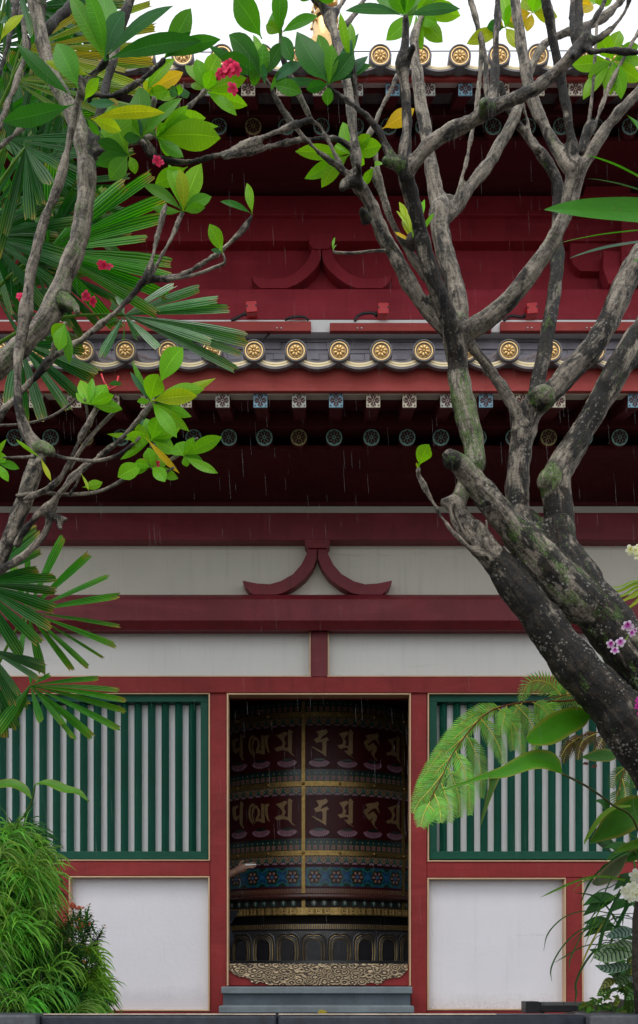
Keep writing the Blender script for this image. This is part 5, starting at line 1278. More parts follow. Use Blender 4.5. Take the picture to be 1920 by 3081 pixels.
fan(FP, (60,350), -2.75, [(100,490),(72,520),(8,560),(30,480),(-10,610),(142,400),(118,440)], 30, DG, .1, .02, base=(-150, 800))
fan(FP, (20,330), -2.5, [(225,330),(290,325),(270,370),(220,420),(240,470),(190,500),(120,520),(150,440)], 28, DG, .2, .04, base=(-150, 800))
fan(FP, (-30,560), -2.6, [(140,560),(170,610),(150,680),(190,520),(130,480),(110,730),(60,760),(180,640)], 26, DG, .2, .05, base=(-150, 900))
for i in range(10):
    c_ = (rnd.uniform(-60, 90), -60 + i*86 + rnd.uniform(-20, 20))
    autofan(FP, c_, -2.2 + rnd.uniform(-.15, .2), rnd.uniform(70, 120), rnd.uniform(-95, -55), 18, rnd.uniform(180, 260), 18, rnd.choice((DG, DG, MG, (.03, .13, .03), YG if i < 4 else MG)), base=(-170, 1000))
for bx in (-150, -110):
    P = [W(bx + 14*math.sin(i*.9), 2425 - i*170, -2.0 + .05*i) for i in range(11)]
    obj('stem', MB().tube(P, [.028 - .0008*i for i in range(11)], 10), M['bark_cane'] if 'bark_cane' in M else M['soil'], FP, smooth=True)
LP = thing('fan_palm', 'lower fan palm spreading round green fingers before the white wall at left', 'palm', (W(-110, 2420, -2.5).x, -2.5, PZ))
LG = (.045, .23, .015)
fan(LP, E(130,695), -2.6, [(*E(300,340),1.5),(*E(425,420),1.4),(*E(515,520),1.1),(*E(568,620),1.3),(*E(575,765),.7),(*E(550,865),.9),(*E(495,918),.6),E(422,960),(*E(345,975),1.2),(*E(200,990),1.4),(*E(88,960),1.3),(*E(130,385),1.1),(*E(60,470),1.1),(*E(545,845),.6)], 15, LG, .15, .03, base=(-110, 1900))
fan(LP, E(145,1045), -2.65, [E(475,1010),(*E(568,1070),1.1),E(606,1115),E(603,1168),(*E(568,1252),1.2),(*E(440,1292),1.2),(*E(305,1230),1.2),(*E(198,1222),1.3),(*E(-10,1260),1.6),(*E(150,970),1.2),(*E(360,1300),.9),(*E(240,990),.8),(*E(70,1200),1.2)], 15, LG, .15, .05, base=(-110, 2000))
fan(LP, E(-110,560), -2.9, [(*E(270,532),1),E(270,598),(*E(268,682),1.1),(*E(242,770),1.3),(*E(195,842),1.2),(*E(100,900),1.2),(*E(190,310),1.7),(*E(195,405),.8),(*E(178,495),.8)], 24, (.018, .13, .02), .1, .03, base=(-160, 1900))
fan(LP, E(-60,870), -2.8, [(*E(222,945),.8),(*E(215,975),.7),E(95,1090),E(60,1140),(*E(190,1020),.8),E(-10,1190)], 20, (.03, .12, .035), .1, .05, base=(-160, 2000))
fan(LP, E(-40,1000), -2.5, [(*E(80,1250),1.5),(*E(10,1290),1.5),E(140,1150),E(-60,1300)], 26, DG, .1, .05, base=(-160, 2050))
P = [W(-130 + 10*math.sin(i), 2425 - i*130, -2.45) for i in range(7)]
obj('stem', MB().tube(P, .026, 10), M['soil'], LP, smooth=True)

# ---------------------------------------------------------------- drooping shrub at lower left
DS = thing('drooping_shrub', 'dense pale green shrub of thin drooping leaves filling the lower left corner', 'shrub', (W(60, 2420, -1.5).x, -1.5, PZ))
def edge_x(y):
    t = [(1950,20),(1985,92),(2060,120),(2130,112),(2200,98),(2260,150),(2330,225),(2385,250),(2425,230)]
    for (a, xa), (b, xb) in zip(t, t[1:]):
        if a <= y <= b: return xa + (xb-xa)*(y-a)/(b-a)
    return 0 if y < 1950 else 240
def tuft(mb, x, y, Y, n, L, cbase, right=1.0):
    for i in range(n):
        a = R(rnd.uniform(-35, 150)) if rnd.random() < .8 else R(rnd.uniform(0, 360))
        l = L*rnd.uniform(.6, 1.15)*mpx(Y); dx = math.cos(a)*.75 + .35*right; dz = max(math.sin(a)*.6, -.2); dyy = rnd.uniform(-.7, .35)
        d = Vector((dx, dyy, dz)).normalized(); p = W(x + rnd.uniform(-7, 7), y + rnd.uniform(-7, 7), Y); mid = [p]
        for s in range(6):
            d = (d + Vector((0.02, 0, -.20 - .05*s))).normalized(); p = p + d*l/6; mid.append(p)
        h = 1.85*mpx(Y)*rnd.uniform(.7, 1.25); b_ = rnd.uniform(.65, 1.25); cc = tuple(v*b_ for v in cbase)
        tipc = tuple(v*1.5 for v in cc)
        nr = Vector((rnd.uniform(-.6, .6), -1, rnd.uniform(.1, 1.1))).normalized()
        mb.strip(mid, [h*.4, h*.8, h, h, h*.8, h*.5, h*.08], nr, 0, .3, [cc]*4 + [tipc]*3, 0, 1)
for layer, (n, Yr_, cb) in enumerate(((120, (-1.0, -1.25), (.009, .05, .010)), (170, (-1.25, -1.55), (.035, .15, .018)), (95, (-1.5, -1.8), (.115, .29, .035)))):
    mb = MB()
    for i in range(n):
        y = rnd.uniform(1975, 2400); x = rnd.uniform(-70, 1)*1.0; ex = edge_x(y) - 24
        x = -60 + (ex + 60)*rnd.random()**.8
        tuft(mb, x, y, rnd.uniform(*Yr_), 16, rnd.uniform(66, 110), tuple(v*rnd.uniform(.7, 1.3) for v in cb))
    if layer == 2:
        for x, y in ((60,1990),(85,2000),(100,2045),(105,2080),(120,2030),(215,2255),(228,2270),(240,2330),(250,2345),(232,2300),(210,2330),(30,1965)):
            for _ in range(2): tuft(mb, x - 12, y, -1.5, 16, 62, (.16, .32, .035))
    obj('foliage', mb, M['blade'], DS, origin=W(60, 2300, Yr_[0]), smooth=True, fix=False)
sm = MB()
for i in range(26):
    x0 = rnd.uniform(-60, 170); y1 = rnd.uniform(2120, 2330); x1 = min(x0 + rnd.uniform(-30, 30), edge_x(y1) - 55); Y = rnd.uniform(-1.5, -1.1)
    a, b = W(x0, 2420, Y), W(x1, y1, Y); a.z = PZ; sm.tube([a.lerp(b, s) + Vector((.03*math.sin(s*3), 0, 0)) for s in (0, .25, .5, .75, 1)], [.009, .008, .007, .005, .003], 6)
obj('stems', sm, M['soil'], DS, smooth=True)['kind'] = 'stuff'
# ixora
IX = thing('ixora_bush', 'small dark leaved ixora bush with orange red flower heads by the white panel', 'bush', (W(170, 2420, -1.3).x, -1.3, PZ))
mb = MB(); st = MB()
def sprig(x, y, L, ang, Y):
    d = Vector((math.cos(R(ang)), rnd.uniform(-.3, .3), math.sin(R(ang)))).normalized(); tip = W(x, y, Y); l = L*mpx(Y)
    base = tip - d*l; st.tube([base, base.lerp(tip, .5), tip], [.0035, .003, .002], 5); n = int(L/4.2)
    for i in range(n):
        s = i/n; p = base.lerp(tip, s + .1)
        for q in (0, 1):
            a = i*1.6 + q*math.pi; o_ = Vector((math.cos(a), math.sin(a)*.8, .0)); o_ = (o_ - d*o_.dot(d)).normalized(); v = (o_ + d*.55).normalized(); ll = rnd.uniform(12, 18)*mpx(Y)*(1 if s < .85 else .75)
            g_ = rnd.uniform(.7, 1.3); c_ = (.028*g_, .12*g_, .018*g_) if s < .8 else ((.10, .17, .03) if rnd.random() < .8 else (.35, .16, .06))
            mb.strip([p, p+v*ll*.35, p+v*ll*.7 - Vector((0, 0, ll*.06)), p+v*ll - Vector((0, 0, ll*.22))], [ll*.05, ll*.17, ll*.15, ll*.01], (d + Vector((0, -.5, .3))).normalized(), 0, .25, c_, 0, 1)
for x, y, L, an in ((211,2147,60,78),(246,2196,62,62),(222,2184,55,65),(191,2155,40,95),(172,2152,40,105),(232,2236,50,60),(155,2158,40,110),(135,2168,40,120),(205,2190,50,80),(240,2212,50,55),(196,2172,40,85)): sprig(x, y, L, an, -1.35)
for i in range(95):
    sprig(rnd.uniform(108, 216), rnd.uniform(2158, 2285), rnd.uniform(28, 44), rnd.uniform(45, 130), rnd.uniform(-1.75, -1.3))
obj('leaves', mb, M['blade'], IX, smooth=True, fix=False)
for i in range(9):
    a = W(160 + i*6, 2420, -1.3); a.z = PZ; b = W(120 + i*14, 2240, -1.3); st.tube([a, a.lerp(b, .5) + Vector((.02, 0, 0)), b], [.007, .006, .004], 6)
obj('stems', st, M['soil'], IX, smooth=True)['kind'] = 'stuff'
for x, y, n in ((172,2146,11),(165,2141,5),(180,2150,6),(119,2184,8),(183,2200,7),(203,2191,7),(160,2190,5),(147,2201,4),(190,2152,5)):
    mb = MB()
    for i in range(n):
        flower(mb, W(x + rnd.uniform(-9, 9), y + rnd.uniform(-4, 4), -1.42), 4.5*mpx(-1.4), Vector((rnd.uniform(-.6, .6), -1, rnd.uniform(0, .8))), (.62, .17, .10), (.50, .09, .07), 4)
    obj('flower_head', mb, M['petal'], IX, origin=W(x, y, -1.42), smooth=True, fix=False)

# ---------------------------------------------------------------- broad leaves
def blade_leaf(mb, pts, half, Y0, Y1, c, nz=.25, ny=-1, fold=.2, wave=.12, nx=0, edge=None):
    q = catmull([(*p, h) for p, h in zip(pts, half)], 4); mid, hw = [], []
    for i, p in enumerate(q):
        Y = Y0 + (Y1-Y0)*i/(len(q)-1); mid.append(W(p[0], p[1], Y)); hw.append(max(p[2], .4)*mpx(Y))
    o = len(mb.v); mb.strip(mid, hw, Vector((nx, ny, nz)).normalized(), 0, fold, c, wave, 3)
    if edge:
        for i in range(len(q)):
            for j in (0, 6): mb.c[o + i*7 + j] = tuple(x*.55 + y*.45 for x, y in zip(c, edge))
def stalk(parent, pts, Y0, Y1, r, c=(.07, .14, .03), name='stem'):
    q = catmull(pts, 5); P = [W(p[0], p[1], Y0 + (Y1-Y0)*i/(len(q)-1)) for i, p in enumerate(q)]
    return obj(name, MB().tube(P, r, 7, c=c), M['blade'], parent, smooth=True)
LB = thing('canna_plant', 'pair of ragged broad leaves on a thin stem above the drooping shrub at left', 'plant', (W(30, 2420, -1.6).x, -1.6, PZ))
mb = MB(); blade_leaf(mb, [G(165,125),G(225,118),G(310,148),G(370,162),G(422,206)], [2, 11, 13, 9, 1], -1.6, -1.65, (.09, .26, .02), .8, edge=(.28, .22, .04)); obj('leaf', mb, M['leaf_broad'], LB, smooth=True, fix=False)
mb = MB(); blade_leaf(mb, [G(-80,150),G(0,128),G(60,122),G(115,150),G(150,192)], [6, 13, 15, 11, 1], -1.6, -1.65, (.08, .24, .02), .8, edge=(.35, .16, .06)); obj('leaf', mb, M['leaf_broad'], LB, smooth=True, fix=False)
mb = MB(); blade_leaf(mb, [G(90,480),G(150,510),G(205,570),G(262,690)], [6, 22, 28, 2], -1.3, -1.35, (.10, .20, .025), .3, edge=(.40, .17, .07)); obj('leaf', mb, M['leaf_broad'], LB, smooth=True, fix=False)
mb = MB(); blade_leaf(mb, [G(120,470),G(180,485),G(225,510),G(262,535)], [4, 14, 12, 2], -1.28, -1.32, (.13, .26, .03), .3, edge=(.38, .22, .08)); obj('leaf', mb, M['leaf_broad'], LB, smooth=True, fix=False)
stalk(LB, [G(165,128),G(152,200),G(110,280),G(78,330),(10,2100),(25,2424)], -1.6, -1.6, .006); stalk(LB, [G(90,480),G(60,540),(30,2200),(25,2424)], -1.3, -1.6, .006)

CN = thing('canna_plant', 'tall plant with broad arching leaves edged in brown at the lower right', 'plant', (W(1560, 2420, -1.7).x, -1.7, PZ))
ED = (.42, .24, .05); gcol = (.060, .24, .010)
def cl(pts, half, c=gcol, Y0=-2.0, Y1=-2.15, e=ED, **k):
    mb = MB(); blade_leaf(mb, [c3(*p) for p in pts], [h/2.16/K for h in half], Y0, Y1, c, edge=e, **k); return obj('leaf', mb, M['leaf_broad'], CN, origin=W(*c3(*pts[0]), Y0), smooth=True, fix=False)
cl([(1205,333),(1130,345),(1020,385),(920,445),(840,480),(792,495)], [6, 70, 92, 88, 62, 25], Y0=-2.5, Y1=-2.6, nz=.1)
cl([(1018,708),(950,640),(860,625),(760,650),(640,700),(520,725),(400,765),(225,822)], [4, 62, 72, 62, 45, 22, 12, 4], Y0=-2.5, Y1=-2.62, nz=.35)
cl([(575,730),(560,800),(530,900),(505,980),(488,1046)], [38, 22, 14, 8, 2], (.05, .13, .02), -2.58, -2.58, nz=0)
cl([(1395,585),(1320,590),(1230,600),(1148,602)], [4, 46, 44, 5], (.04, .15, .018), -1.8, -1.85, nz=.4)
cl([(1205,350),(1260,360),(1320,365),(1388,382)], [6, 42, 40, 3], (.035, .12, .018), -1.95, -1.9, nz=.4)
cl([(1240,250),(1265,270),(1300,320)], [25, 40, 6], (.06, .2, .03), -1.9, -1.9, nz=.2)
def cl2(pts, half, c=gcol, Y0=-1.95, Y1=-2.0, e=ED, **k):
    mb = MB(); blade_leaf(mb, [c2(*p) for p in pts], [h/3.564/K for h in half], Y0, Y1, c, edge=e, **k); return obj('leaf', mb, M['leaf_broad'], CN, origin=W(*c2(*pts[0]), Y0), smooth=True, fix=False)
cl2([(1640,60),(1500,120),(1380,190),(1230,300),(1080,410),(978,492)], [60, 150, 180, 150, 70, 6], (.045, .17, .012), nz=.1)
cl2([(1420,90),(1250,110),(1120,190),(1020,320),(945,440),(918,500)], [14, 26, 30, 26, 16, 4], (.14, .30, .02), -2.02, -2.05, nz=.9)
cl2([(1600,480),(1480,500),(1360,540),(1238,592)], [50, 55, 45, 5], (.11, .30, .02), -1.9, -1.95, nz=.5)
cl2([(1380,620),(1280,720),(1180,830),(1060,905),(1008,922)], [12, 66, 85, 50, 14], (.10, .13, .07), -1.85, -1.9, (.50, .33, .22), nz=.2)
cl2([(1620,560),(1500,600),(1400,660),(1340,690)], [60, 60, 40, 5], (.03, .13, .015), -1.8, -1.8, nz=.4)
stalk(CN, [c3(1018,708),c3(1180,792),c3(1340,908),c3(1512,1075),(1560,2250),(1565,2424)], -2.5, -1.7, [.006]*26, (.10, .11, .04))
stalk(CN, [c3(1200,333),c3(1290,430),c3(1390,560),c3(1500,720),(1555,2100),(1565,2424)], -2.5, -1.7, [.007]*26, (.10, .13, .04))
stalk(CN, [c3(1390,585),c3(1470,640),c3(1530,760),(1570,2424)], -1.8, -1.7, .007); stalk(CN, [c2(1600,120),(1545,2080),(1565,2424)], -1.95, -1.7, .009); stalk(CN, [c2(1370,640),c2(1470,600),(1540,2150),(1565,2424)], -1.85, -1.7, .006)
mb = MB()
for x, y, a in ((1160,560,150),(1250,530,120),(1245,655,200),(1360,440,100),(1375,400,90),(1420,600,80),(1190,640,190)):   # withered brown bracts
    p = c3(x, y); q = (p[0] + 14*math.cos(R(a)), p[1] - 14*math.sin(R(a))); blade_leaf(mb, [p, ((p[0]+q[0])/2, (p[1]+q[1])/2), q], [1.5, 4.5, .8], -1.85, -1.9, (.10, .03, .025))
obj('withered_bract', mb, M['leaf_broad'], CN, smooth=True, fix=False)

# ---------------------------------------------------------------- tree fern at the right
TF = thing('tree_fern', 'tree fern with a feathery pale green frond arching in front of the right lattice', 'fern', (W(1548, 2420, -2.0).x, -2.0, PZ))
def frond(rach, pinnae, Y0, Y1, plen, c, rcol=(.16, .07, .03)):
    mb = MB(); fr_q = catmull([c3(*p) for p in rach], 6); P = [W(p[0], p[1], Y0 + (Y1-Y0)*i/(len(fr_q)-1)) for i, p in enumerate(fr_q)]
    fo = obj('frond', MB().tube(P, [.0065 - .0045*i/(len(P)-1) for i in range(len(P))], 6, c=rcol), M['blade'], TF, origin=P[0], smooth=True)
    for pin in pinnae:
        # depth follows the rachis point nearest to the base
        b = c3(*pin[0]); j = min(range(len(fr_q)), key=lambda i: (fr_q[i][0]-b[0])**2 + (fr_q[i][1]-b[1])**2); Yb = P[j].y; Yt = Yb + rnd.uniform(-.10, .04)
        q = catmull([c3(*p) for p in pin], 12); n = len(q); Q = [W(p[0], p[1], Yb + (Yt-Yb)*i/(n-1)) for i, p in enumerate(q)]
        mb.tube(Q, [.0036 - .0024*i/(n-1) for i in range(n)], 4, c=(.55, .50, .14))
        tot = sum((Q[i+1]-Q[i]).length for i in range(n-1)); step_ = .0138; acc = 0; s = .02
        dists = [0]
        for i in range(n-1): dists.append(dists[-1] + (Q[i+1]-Q[i]).length)
        g_ = rnd.uniform(.7, 1.25)
        while s < tot:
            i = max(k_ for k_ in range(n) if dists[k_] <= s); i = min(i, n-2); f = (s-dists[i])/max(dists[i+1]-dists[i], 1e-6); p = Q[i].lerp(Q[i+1], f); T = (Q[i+1]-Q[i]).normalized()
            view = (Vector((0, CAMY, CAMZ)) - p).normalized(); sd_ = T.cross(view).normalized(); u = s/tot
            ll = plen*(1 - .75*u**2.2)*(.55 + .45*min(1, u*6))
            for sg in (1, -1):
                d = (sd_*sg*.86 + T*.5 + view*rnd.uniform(-.15, .2) - Vector((0, 0, .12))).normalized(); h = .0054*(1-.35*u)
                cc = tuple(v*g_*rnd.uniform(.8, 1.2) for v in c)
                mb.strip([p, p + d*ll*.5 - Vector((0, 0, ll*.03)), p + d*ll - Vector((0, 0, ll*.16))], [h*.8, h, h*.12], (view + Vector((0, 0, .4))).normalized(), 0, .3, cc, 0, 1)
            s += step_
    obj('leaflets', mb, M['fern'], fo, smooth=True, fix=False); return fo
FC = (.24, .50, .11)
frond([(1700,330),(1450,260),(1230,225),(1000,238),(820,240),(700,255),(590,285),(500,340),(420,425),(350,515),(300,595),(250,700),(190,822),(130,960),(103,1055)],
 [[(900,240),(960,300),(985,380)],[(820,240),(900,290),(965,400)],[(710,255),(800,350),(850,470),(835,560)],[(600,280),(690,370),(740,480),(765,590)],[(490,350),(560,440),(610,540),(640,645)],[(395,455),(450,560),(490,690),(495,865)],[(325,560),(375,670),(412,810),(420,970)],[(275,670),(320,770),(350,880),(352,992)],[(235,770),(268,870),(288,950),(285,1022)],[(190,840),(222,930),(228,1020)],[(150,910),(185,955),(195,1010)],[(120,1000),(150,1010),(158,1035)],
  [(620,270),(480,310),(340,400),(240,520)],[(560,300),(420,370),(280,480),(150,660)],[(470,365),(350,450),(220,580),(75,800)],[(380,470),(270,570),(150,700),(50,880)],[(310,580),(210,690),(110,810),(45,935)],[(255,690),(170,800),(90,890),(48,968)],[(210,780),(140,880),(72,1010)],[(160,890),(120,970),(98,1055)],[(950,238),(880,300),(840,370)],[(760,245),(700,330),(690,420),(700,560)],[(660,262),(640,350),(620,450)]],
 -2.05, -2.45, .068, FC)
frond([(1700,250),(1400,190),(1230,180),(1100,190),(1000,205),(900,225)],
 [[(1010,200),(960,140),(880,105),(810,115),(770,170),(755,235)],[(1060,195),(1030,140),(1000,130),(960,150),(920,140)],[(1230,195),(1120,195),(1010,215),(940,260),(925,300)],[(1110,190),(1090,150),(1050,140),(1010,175)],[(1230,180),(1230,240),(1220,300)],[(1180,185),(1190,250),(1200,290)],[(1300,190),(1260,270),(1200,310)]],
 -1.95, -2.25, .08, (.22, .45, .11))
frond([(1700,180),(1400,110),(1230,100),(1100,115),(1000,135)], [[(1240,100),(1230,150),(1200,190)],[(1180,105),(1175,150),(1150,185)],[(1120,112),(1115,155),(1095,190)],[(1300,105),(1290,160),(1270,200)],[(1060,122),(1050,160),(1030,180)]], -1.7, -1.9, .07, (.13, .26, .07))
frond([(1700,560),(1520,600),(1440,660),(1400,760),(1380,850)], [[(1500,610),(1440,700),(1420,790)],[(1440,660),(1370,720),(1340,800)],[(1410,740),(1430,830),(1420,900)],[(1395,800),(1370,860),(1365,900)],[(1540,600),(1500,700),(1490,800)]], -1.5, -1.7, .06, (.10, .22, .05))
frond([(1600,420),(1400,430),(1250,440),(1120,470),(1040,520)], [[(1250,440),(1150,500),(1120,620)],[(1150,460),(1060,520),(1010,600)],[(1300,440),(1260,520),(1230,560)],[(1100,480),(1050,560),(1025,640)]], -1.6, -1.8, .055, (.12, .09, .035))
P = [W(1540, 2424, -2.0), W(1528, 2300, -2.0), W(1524, 2180, -2.0), W(1550, 2000, -2.0), W(1600, 1800, -2.0)]
obj('trunk', MB().tube(P, [.075, .068, .058, .05, .05], 14), M['fern_trunk'] if 'fern_trunk' in M else M['soil'], TF, smooth=True)

# ---------------------------------------------------------------- grass, striped leaves and ground plants at lower right
GP = thing('arching_grass', 'tuft of long thin arching green blades before the right white panel', 'grass plant', (W(1480, 2420, -1.75).x, -1.75, PZ))
bl = [([(1500,950),(1400,905),(1200,860),(1000,850),(800,910),(600,1000),(450,1070)],12,0),([(1520,520),(1440,560),(1300,620),(1150,730),(1040,830),(950,960),(870,1160)],11,1),([(1450,900),(1380,885),(1100,840),(900,905),(795,1000)],7,0),([(1300,1400),(1250,1310),(1150,1160),(1000,1050),(800,1020)],11,1),
 ([(1300,1300),(1200,1250),(1050,1215),(900,1220),(750,1260),(620,1350),(520,1480),(485,1640)],7,2),([(1320,1390),(1200,1375),(1000,1380),(850,1440),(720,1560),(620,1700),(560,1850),(572,1970)],8,2),([(1330,1640),(1200,1600),(1050,1575),(900,1600),(720,1700),(600,1770)],7,2),([(1300,1600),(1190,1590),(1050,1630),(950,1740),(870,1880),(825,2010),(835,2100),(815,2220)],12,2),
 ([(1400,860),(1340,950),(1220,1180),(1130,1400),(1080,1600),(1070,1660)],19,1),([(1500,950),(1420,1090),(1320,1280),(1240,1450),(1190,1600)],20,1),([(1220,850),(1170,950),(1080,1150),(960,1350),(850,1550),(765,1750),(765,1870)],7,2),([(1330,1010),(1250,1050),(1150,1120),(1060,1250),(980,1450),(930,1580)],7,0),
 ([(1200,1250),(1100,1380),(1000,1550),(930,1700),(880,1830)],9,3),([(1400,1260),(1300,1280),(1150,1330),(1000,1390),(870,1470),(760,1600)],6,2),([(1497,1240),(1300,1250),(1100,1270),(960,1340),(870,1380)],6,2),([(1300,900),(1200,960),(1080,1000),(990,1110)],6,2),([(1500,580),(1300,575),(1250,560)],6,1),([(1500,440),(1420,400),(1380,370),(1270,420)],9,0),([(1500,70),(1400,95),(1300,90),(1200,120)],11,0),([(1500,170),(1300,180),(1150,210),(1060,250)],12,0),([(1490,1120),(1470,1250),(1450,1400)],16,3),([(1380,1100),(1340,1250),(1330,1380)],12,1)]
for i in range(22):
    x0, y0 = rnd.uniform(1250, 1520), rnd.uniform(1250, 1750); L = rnd.uniform(200, 420); dr = rnd.uniform(.4, 1.2)
    bl.append(([(x0, y0), (x0-L*.35, y0-L*.3*dr*.5), (x0-L*.7, y0-L*.1), (x0-L*.95, y0+L*.35*dr)], rnd.uniform(4, 7), rnd.choice((1, 2, 2, 0))))
GC = [(.10, .27, .02), (.02, .10, .022), (.035, .10, .03), (.26, .30, .05)]
for pts, wd, k in bl:
    mb = MB(); Y = rnd.uniform(-2.0, -1.65); h = wd/3.564/K
    blade_leaf(mb, [c2(*p) for p in pts], [h*.8] + [h]*(len(pts)-2) + [h*.15], Y, Y-.06, tuple(v*rnd.uniform(.85, 1.15) for v in GC[k]), .5, wave=0, fold=.4)
    obj('grass_blade', mb, M['blade'], GP, origin=W(*c2(*pts[0]), Y), smooth=True, fix=False)
obj('grass_crown', MB().tube([(W(1490, 2424, -1.75).x, -1.75, PZ), W(1490, 2330, -1.75), W(1492, 2250, -1.75)], [.03, .025, .012], 8, c=(.06, .12, .03)), M['blade'], GP, smooth=True)
ST = thing('striped_plant', 'low plant with silvery leaves striped dark green beside the fern trunk', 'plant', (W(1480, 2420, -1.85).x, -1.85, PZ))
def sl(pts, hw, c=(.22, .33, .17), Y=-1.9):
    mb = MB(); blade_leaf(mb, [c2(*p) for p in pts], [h/3.564/K for h in hw], Y, Y-.05, c, .35, wave=.1, fold=.15)
    lf = obj('leaf', mb, M['calathea'], ST, origin=W(*c2(*pts[0]), Y), smooth=True, fix=False)
sl([(1460,1580),(1380,1610),(1250,1665),(1110,1700),(1018,1715)], [30, 100, 105, 80, 8]); sl([(1420,1800),(1300,1820),(1150,1835),(1035,1800)], [20, 55, 50, 5], (.17, .28, .18)); sl([(1450,1420),(1360,1440),(1250,1470),(1150,1490)], [20, 60, 58, 6], (.15, .26, .2))
sl([(1540,1760),(1470,1760),(1400,1770)], [50, 55, 5], (.30, .33, .05)); sl([(1540,1830),(1470,1850),(1410,1900)], [40, 55, 5], (.28, .32, .05)); sl([(1540,1990),(1460,1960),(1385,1940)], [50, 60, 6], (.22, .34, .27)); sl([(1530,2080),(1450,2110),(1370,2170)], [50, 62, 6], (.11, .25, .06)); sl([(1270,1950),(1180,1980),(1088,2055)], [10, 52, 5], (.16, .17, .03)); sl([(1400,1900),(1330,1960),(1250,2000)], [30, 60, 6], (.07, .13, .04)); sl([(1300,1880),(1260,1920),(1210,1910)], [15, 40, 4], (.05, .1, .03)); sl([(1200,2030),(1130,2060),(1060,2110)], [15, 45, 5], (.13, .24, .04))
for x, y in ((1430,1600),(1400,1800),(1440,1430),(1500,1850),(1480,2000),(1280,1960)):
    p = c2(x, y); stalk(ST, [p, ((p[0]+1485)/2 + 10, (p[1]+2400)/2), (1485, 2424)], -1.9, -1.85, .0045, name='leaf_stalk')
GL = thing('leafy_ground_plant', 'low bright green leafy plant on the soil heap at the lower right corner', 'plant', (W(1450, 2420, -1.7).x, -1.7, PZ))
for j, (n, cs) in enumerate(((38, (.10, .27, .03)), (34, (.06, .16, .03)), (24, (.20, .27, .04)))):
    mb = MB()
    for i in range(n):
        x = rnd.uniform(930, 1500); y = rnd.uniform(2080 if x < 1150 else 1960, 2300); y = max(y, 2290 - (x-900)*.62)
        a = R(rnd.uniform(100, 260)); L = rnd.uniform(60, 130); t = (x + L*math.cos(a), y - L*math.sin(a)*.7)
        Y = rnd.uniform(-1.85, -1.5); b_ = rnd.uniform(.6, 1.3)
        blade_leaf(mb, [c2(x, y), c2((x*.5+t[0]*.5), (y+t[1])/2 - 12), c2(*t)], [1.5, L*.2/3.564/K, .6], Y, Y-.05, tuple(v*b_ for v in cs), .7, nx=rnd.uniform(-.5, .5))
    obj('leaves', mb, M['leaf_broad'], GL, smooth=True, fix=False)
mb = MB()
for i in range(9):
    x = W(1385 + i*16, 2400, -1.65); a = Vector((x.x, -1.65, PZ)); mb.tube([a, a + Vector((rnd.uniform(-.04, .04), -.05, .12))], [.004, .002], 5)
obj('stems', mb, M['soil'], GL)['kind'] = 'stuff'
# dark broad leaves behind the grass
DL = thing('dark_leaved_plant', 'dark green leafy plant filling the right edge behind the arching grass', 'plant', (W(1530, 2420, -1.3).x, -1.3, PZ))
for i in range(34):
    x = rnd.uniform(1440, 1540); y = rnd.uniform(1890, 2360); L = rnd.uniform(40, 85); a = R(rnd.uniform(110, 250)); t = (x + L*math.cos(a), y - L*math.sin(a)*.8); Y = rnd.uniform(-1.5, -1.1); b_ = rnd.uniform(.6, 1.5)
    mb = MB(); blade_leaf(mb, [(x, y), ((x+t[0])/2, (y+t[1])/2 - 9), t], [1.5, L*.17, .5], Y, Y-.06, (.022*b_, .095*b_, .016*b_), .5, nx=rnd.uniform(-.6, .6)); obj('leaf', mb, M['leaf_broad'], DL, origin=W(x, y, Y), smooth=True, fix=False)
for i in range(7):
    a = W(1530, 2420, -1.3); a.z = PZ; b = W(1480 + i*10, 1900 + 60*i, -1.25); obj('stem', MB().tube([a, a.lerp(b, .5) + Vector((.04, 0, 0)), b], [.008, .006, .003], 6, c=(.06, .12, .03)), M['blade'], DL, smooth=True)
# yellow palm leaf at the right edge
YP = thing('yellow_palm', 'yellow green palm leaf reaching in from the right edge above the orchids', 'palm', (W(1680, 2420, -1.6).x, -1.6, PZ))
mb = MB()
for t, w_ in ((Fq(1362,582),3.2),(Fq(1372,605),4.5),(Fq(1388,632),4.5),(Fq(1405,655),5),(Fq(1440,692),5),(Fq(1462,675),5),(Fq(1370,600),3),(Fq(1450,640),4)):
    blade_leaf(mb, [(1590, 1395 + rnd.uniform(-12, 12)), ((1590+t[0])/2, (1388+t[1])/2 - 14), (t[0]*.8 + 1590*.2, t[1]*.8 + 1380*.2), t], [w_, w_, w_*.8, .5], -1.7, -1.8, (.30*rnd.uniform(.7, 1.1), .36, .03), .6)
fo = obj('frond', mb, M['blade'], YP, smooth=True, fix=False)
stalk(YP, [(1585,1392),(1640,1480),(1680,1800),(1682,2424)], -1.7, -1.6, .012, (.2, .25, .04))
# orchids
def orchid(label, spots, Y, c0, c1_, stem, r=15, cat='orchid', loc=None, lip=(.30, .01, .22)):
    o = thing('orchid', label, cat, tuple(loc) if loc else tuple(W(*stem[-1], Y)))
    for x, y, s in spots:
        mb = MB(); flower(mb, W(x, y, Y), r*s*mpx(Y), Vector((rnd.uniform(-.6, .1), -1, rnd.uniform(-.2, .3))), c0, c1_, 5, lip); obj('flower', mb, M['petal'], o, origin=W(x, y, Y), smooth=True, fix=False)
    stalk(o, stem, Y+.01, Y+.02, .0035, (.16, .26, .05)); return o
orchid('purple and white orchid spray hanging over the dark right trunk', [(1487,1482,1.15),(1497,1500,.8),(1447,1526,1),(1470,1522,1),(1457,1541,.85),(1504,1494,.6)], -3.05, (.62, .50, .72), (.42, .06, .40), [(1455,1540),(1475,1530),(1488,1508),(1505,1492),(1540,1478),(1580,1500)], 12.5)
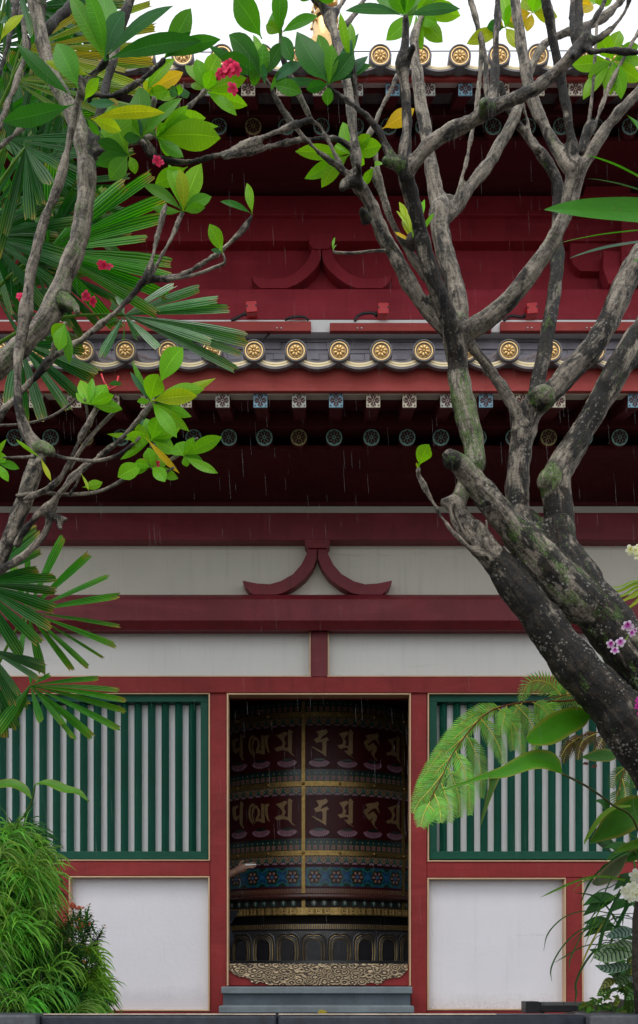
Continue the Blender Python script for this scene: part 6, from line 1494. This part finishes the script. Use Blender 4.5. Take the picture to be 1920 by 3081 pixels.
orchid('white orchid at the right edge above the yellow palm leaf', [(1494,1303,1),(1506,1306,.9),(1514,1318,1),(1512,1298,.9)], -2.9, (.72, .72, .62), (.66, .64, .30), [(1494,1306),(1512,1312),(1535,1330),(1580,1400)], 13, lip=(.6, .58, .25))
orchid('white orchid in bloom low at the right edge above the striped leaves', [(*c2(1380,1040),1),(*c2(1445,960),1.2),(*c2(1475,1050),1.2),(*c2(1462,840),1.1),(*c2(1350,990),.8),(*c2(1420,1085),.8)], -2.1, (.82, .82, .82), (.78, .78, .74), [c2(1400,1000),c2(1470,940),(1520,2110),(1530,2250),(1530,2424)], 15, lip=(.74, .74, .66))
orchid('magenta orchid at the right edge below the dark trunk', [(1514,1660,.8),(1519,1690,.8),(1511,1674,.6)], -3.05, (.50, .02, .30), (.30, .01, .2), [(1512,1668),(1530,1680),(1560,1720)], 13)
# tree leaning in from beyond the right edge
MT = thing('mango_tree', 'long glossy leaves of a neighbouring tree reaching in at the right edge', 'tree', (W(1800, 2420, -3.6).x, -3.6, PZ))
mb = MB(); BG = (.040, .21, .006); DGm = (.03, .09, .05)
def ml(t, b, w_, c, nz, bow): 
    blade_leaf(mb, [b, (b[0]*.66 + t[0]*.34, b[1]*.66 + t[1]*.34 - bow), (b[0]*.33 + t[0]*.67, b[1]*.33 + t[1]*.67 - bow), (b[0]*.12 + t[0]*.88, b[1]*.12 + t[1]*.88 - bow*.5), t], [5, w_, w_*.92, w_*.5, 1], -3.6, -3.75, c, nz, wave=.03)
ml((1290,497), (1680,520), 31, BG, .1, 6); ml((1322,577), (1680,545), 11, BG, 1.6, 12); ml((1350,612), (1680,570), 17, DGm, 1.2, 14); ml((1387,366), (1640,505), 10, BG, 1.5, 14); ml((1392,423), (1650,510), 9, DGm, 1.5, 12); ml((1486,272), (1600,420), 26, BG, .4, 0); ml((1500,620), (1700,600), 16, BG, .8, 8)
obj('leaf_cluster', mb, M['leaf_broad'], MT, origin=W(1680, 530, -3.6), smooth=True, fix=False)
build_tree(MT, [([(1690,525,9),(1705,640,12),(1735,900,16),(1752,1200,20),(1778,1600,26),(1800,2424,34)], -3.6, -3.6, .45, .25, .3), ([(1690,560,9),(1740,470,8),(1770,380,8)], -3.6, -3.7, .4, .2, .2)])
# a fallen leaf on the lower step
fl = MB(); a = c6(715, 1262, -.48); a.z = W(0, 2396.3, -.48).z
TR = tag(obj('fallen_leaf', fl.strip([S(955, 3052, -.62) + Vector((.01*0, 0, 0)), S(965, 3048, -.62), S(975, 3045, -.62), S(985, 3046, -.62)], [.006, .022, .020, .003], Vector((0, -.7, .7)), 0, .3, (.40, .30, .03), .2, 3), M['leaf_broad'], smooth=True, fix=False), 'yellow fallen leaf at the foot of the lower stone step', 'leaf')
# ---------------------------------------------------------------- the rain: single drops in the air, and water running off the tiles
def water(name='rain_water', k=.065):
    m = N(name); m.base((.9, .92, .95), .1, 0, .5)
    tr = m.n('ShaderNodeBsdfTransparent'); mx = m.n('ShaderNodeMixShader', {0: k}); df = m.n('ShaderNodeBsdfTranslucent', {'Color': (.9, .92, .95)})
    m2 = m.n('ShaderNodeMixShader', {0: .5}); m.t.links.new(m.b.outputs[0], m2.inputs[1]); m.t.links.new(df.outputs[0], m2.inputs[2])
    m.t.links.new(tr.outputs[0], mx.inputs[1]); m.t.links.new(m2.outputs[0], mx.inputs[2]); m.t.links.new(mx.outputs[0], m.o.inputs[0]); return m.m
M['water'] = water()
rm = MB()
for i in range(1100):
    Y = rnd.uniform(-4.6, -.9); p = W(rnd.uniform(-100, 1620), rnd.uniform(-60, 2300), Y)
    if p.z < PZ: continue
    L = rnd.uniform(.03, .09); r = rnd.uniform(.0003, .0005); d = Vector((.06, 0, -1))
    rm.tube([p, p + d*L*.4, p + d*L], [r*.3, r, r*.7], 4, cap=False)
rain = obj('falling_rain', rm, M['water'], fix=False); tag(rain, 'fine falling rain drops in the air before the temple', None, kind='stuff')
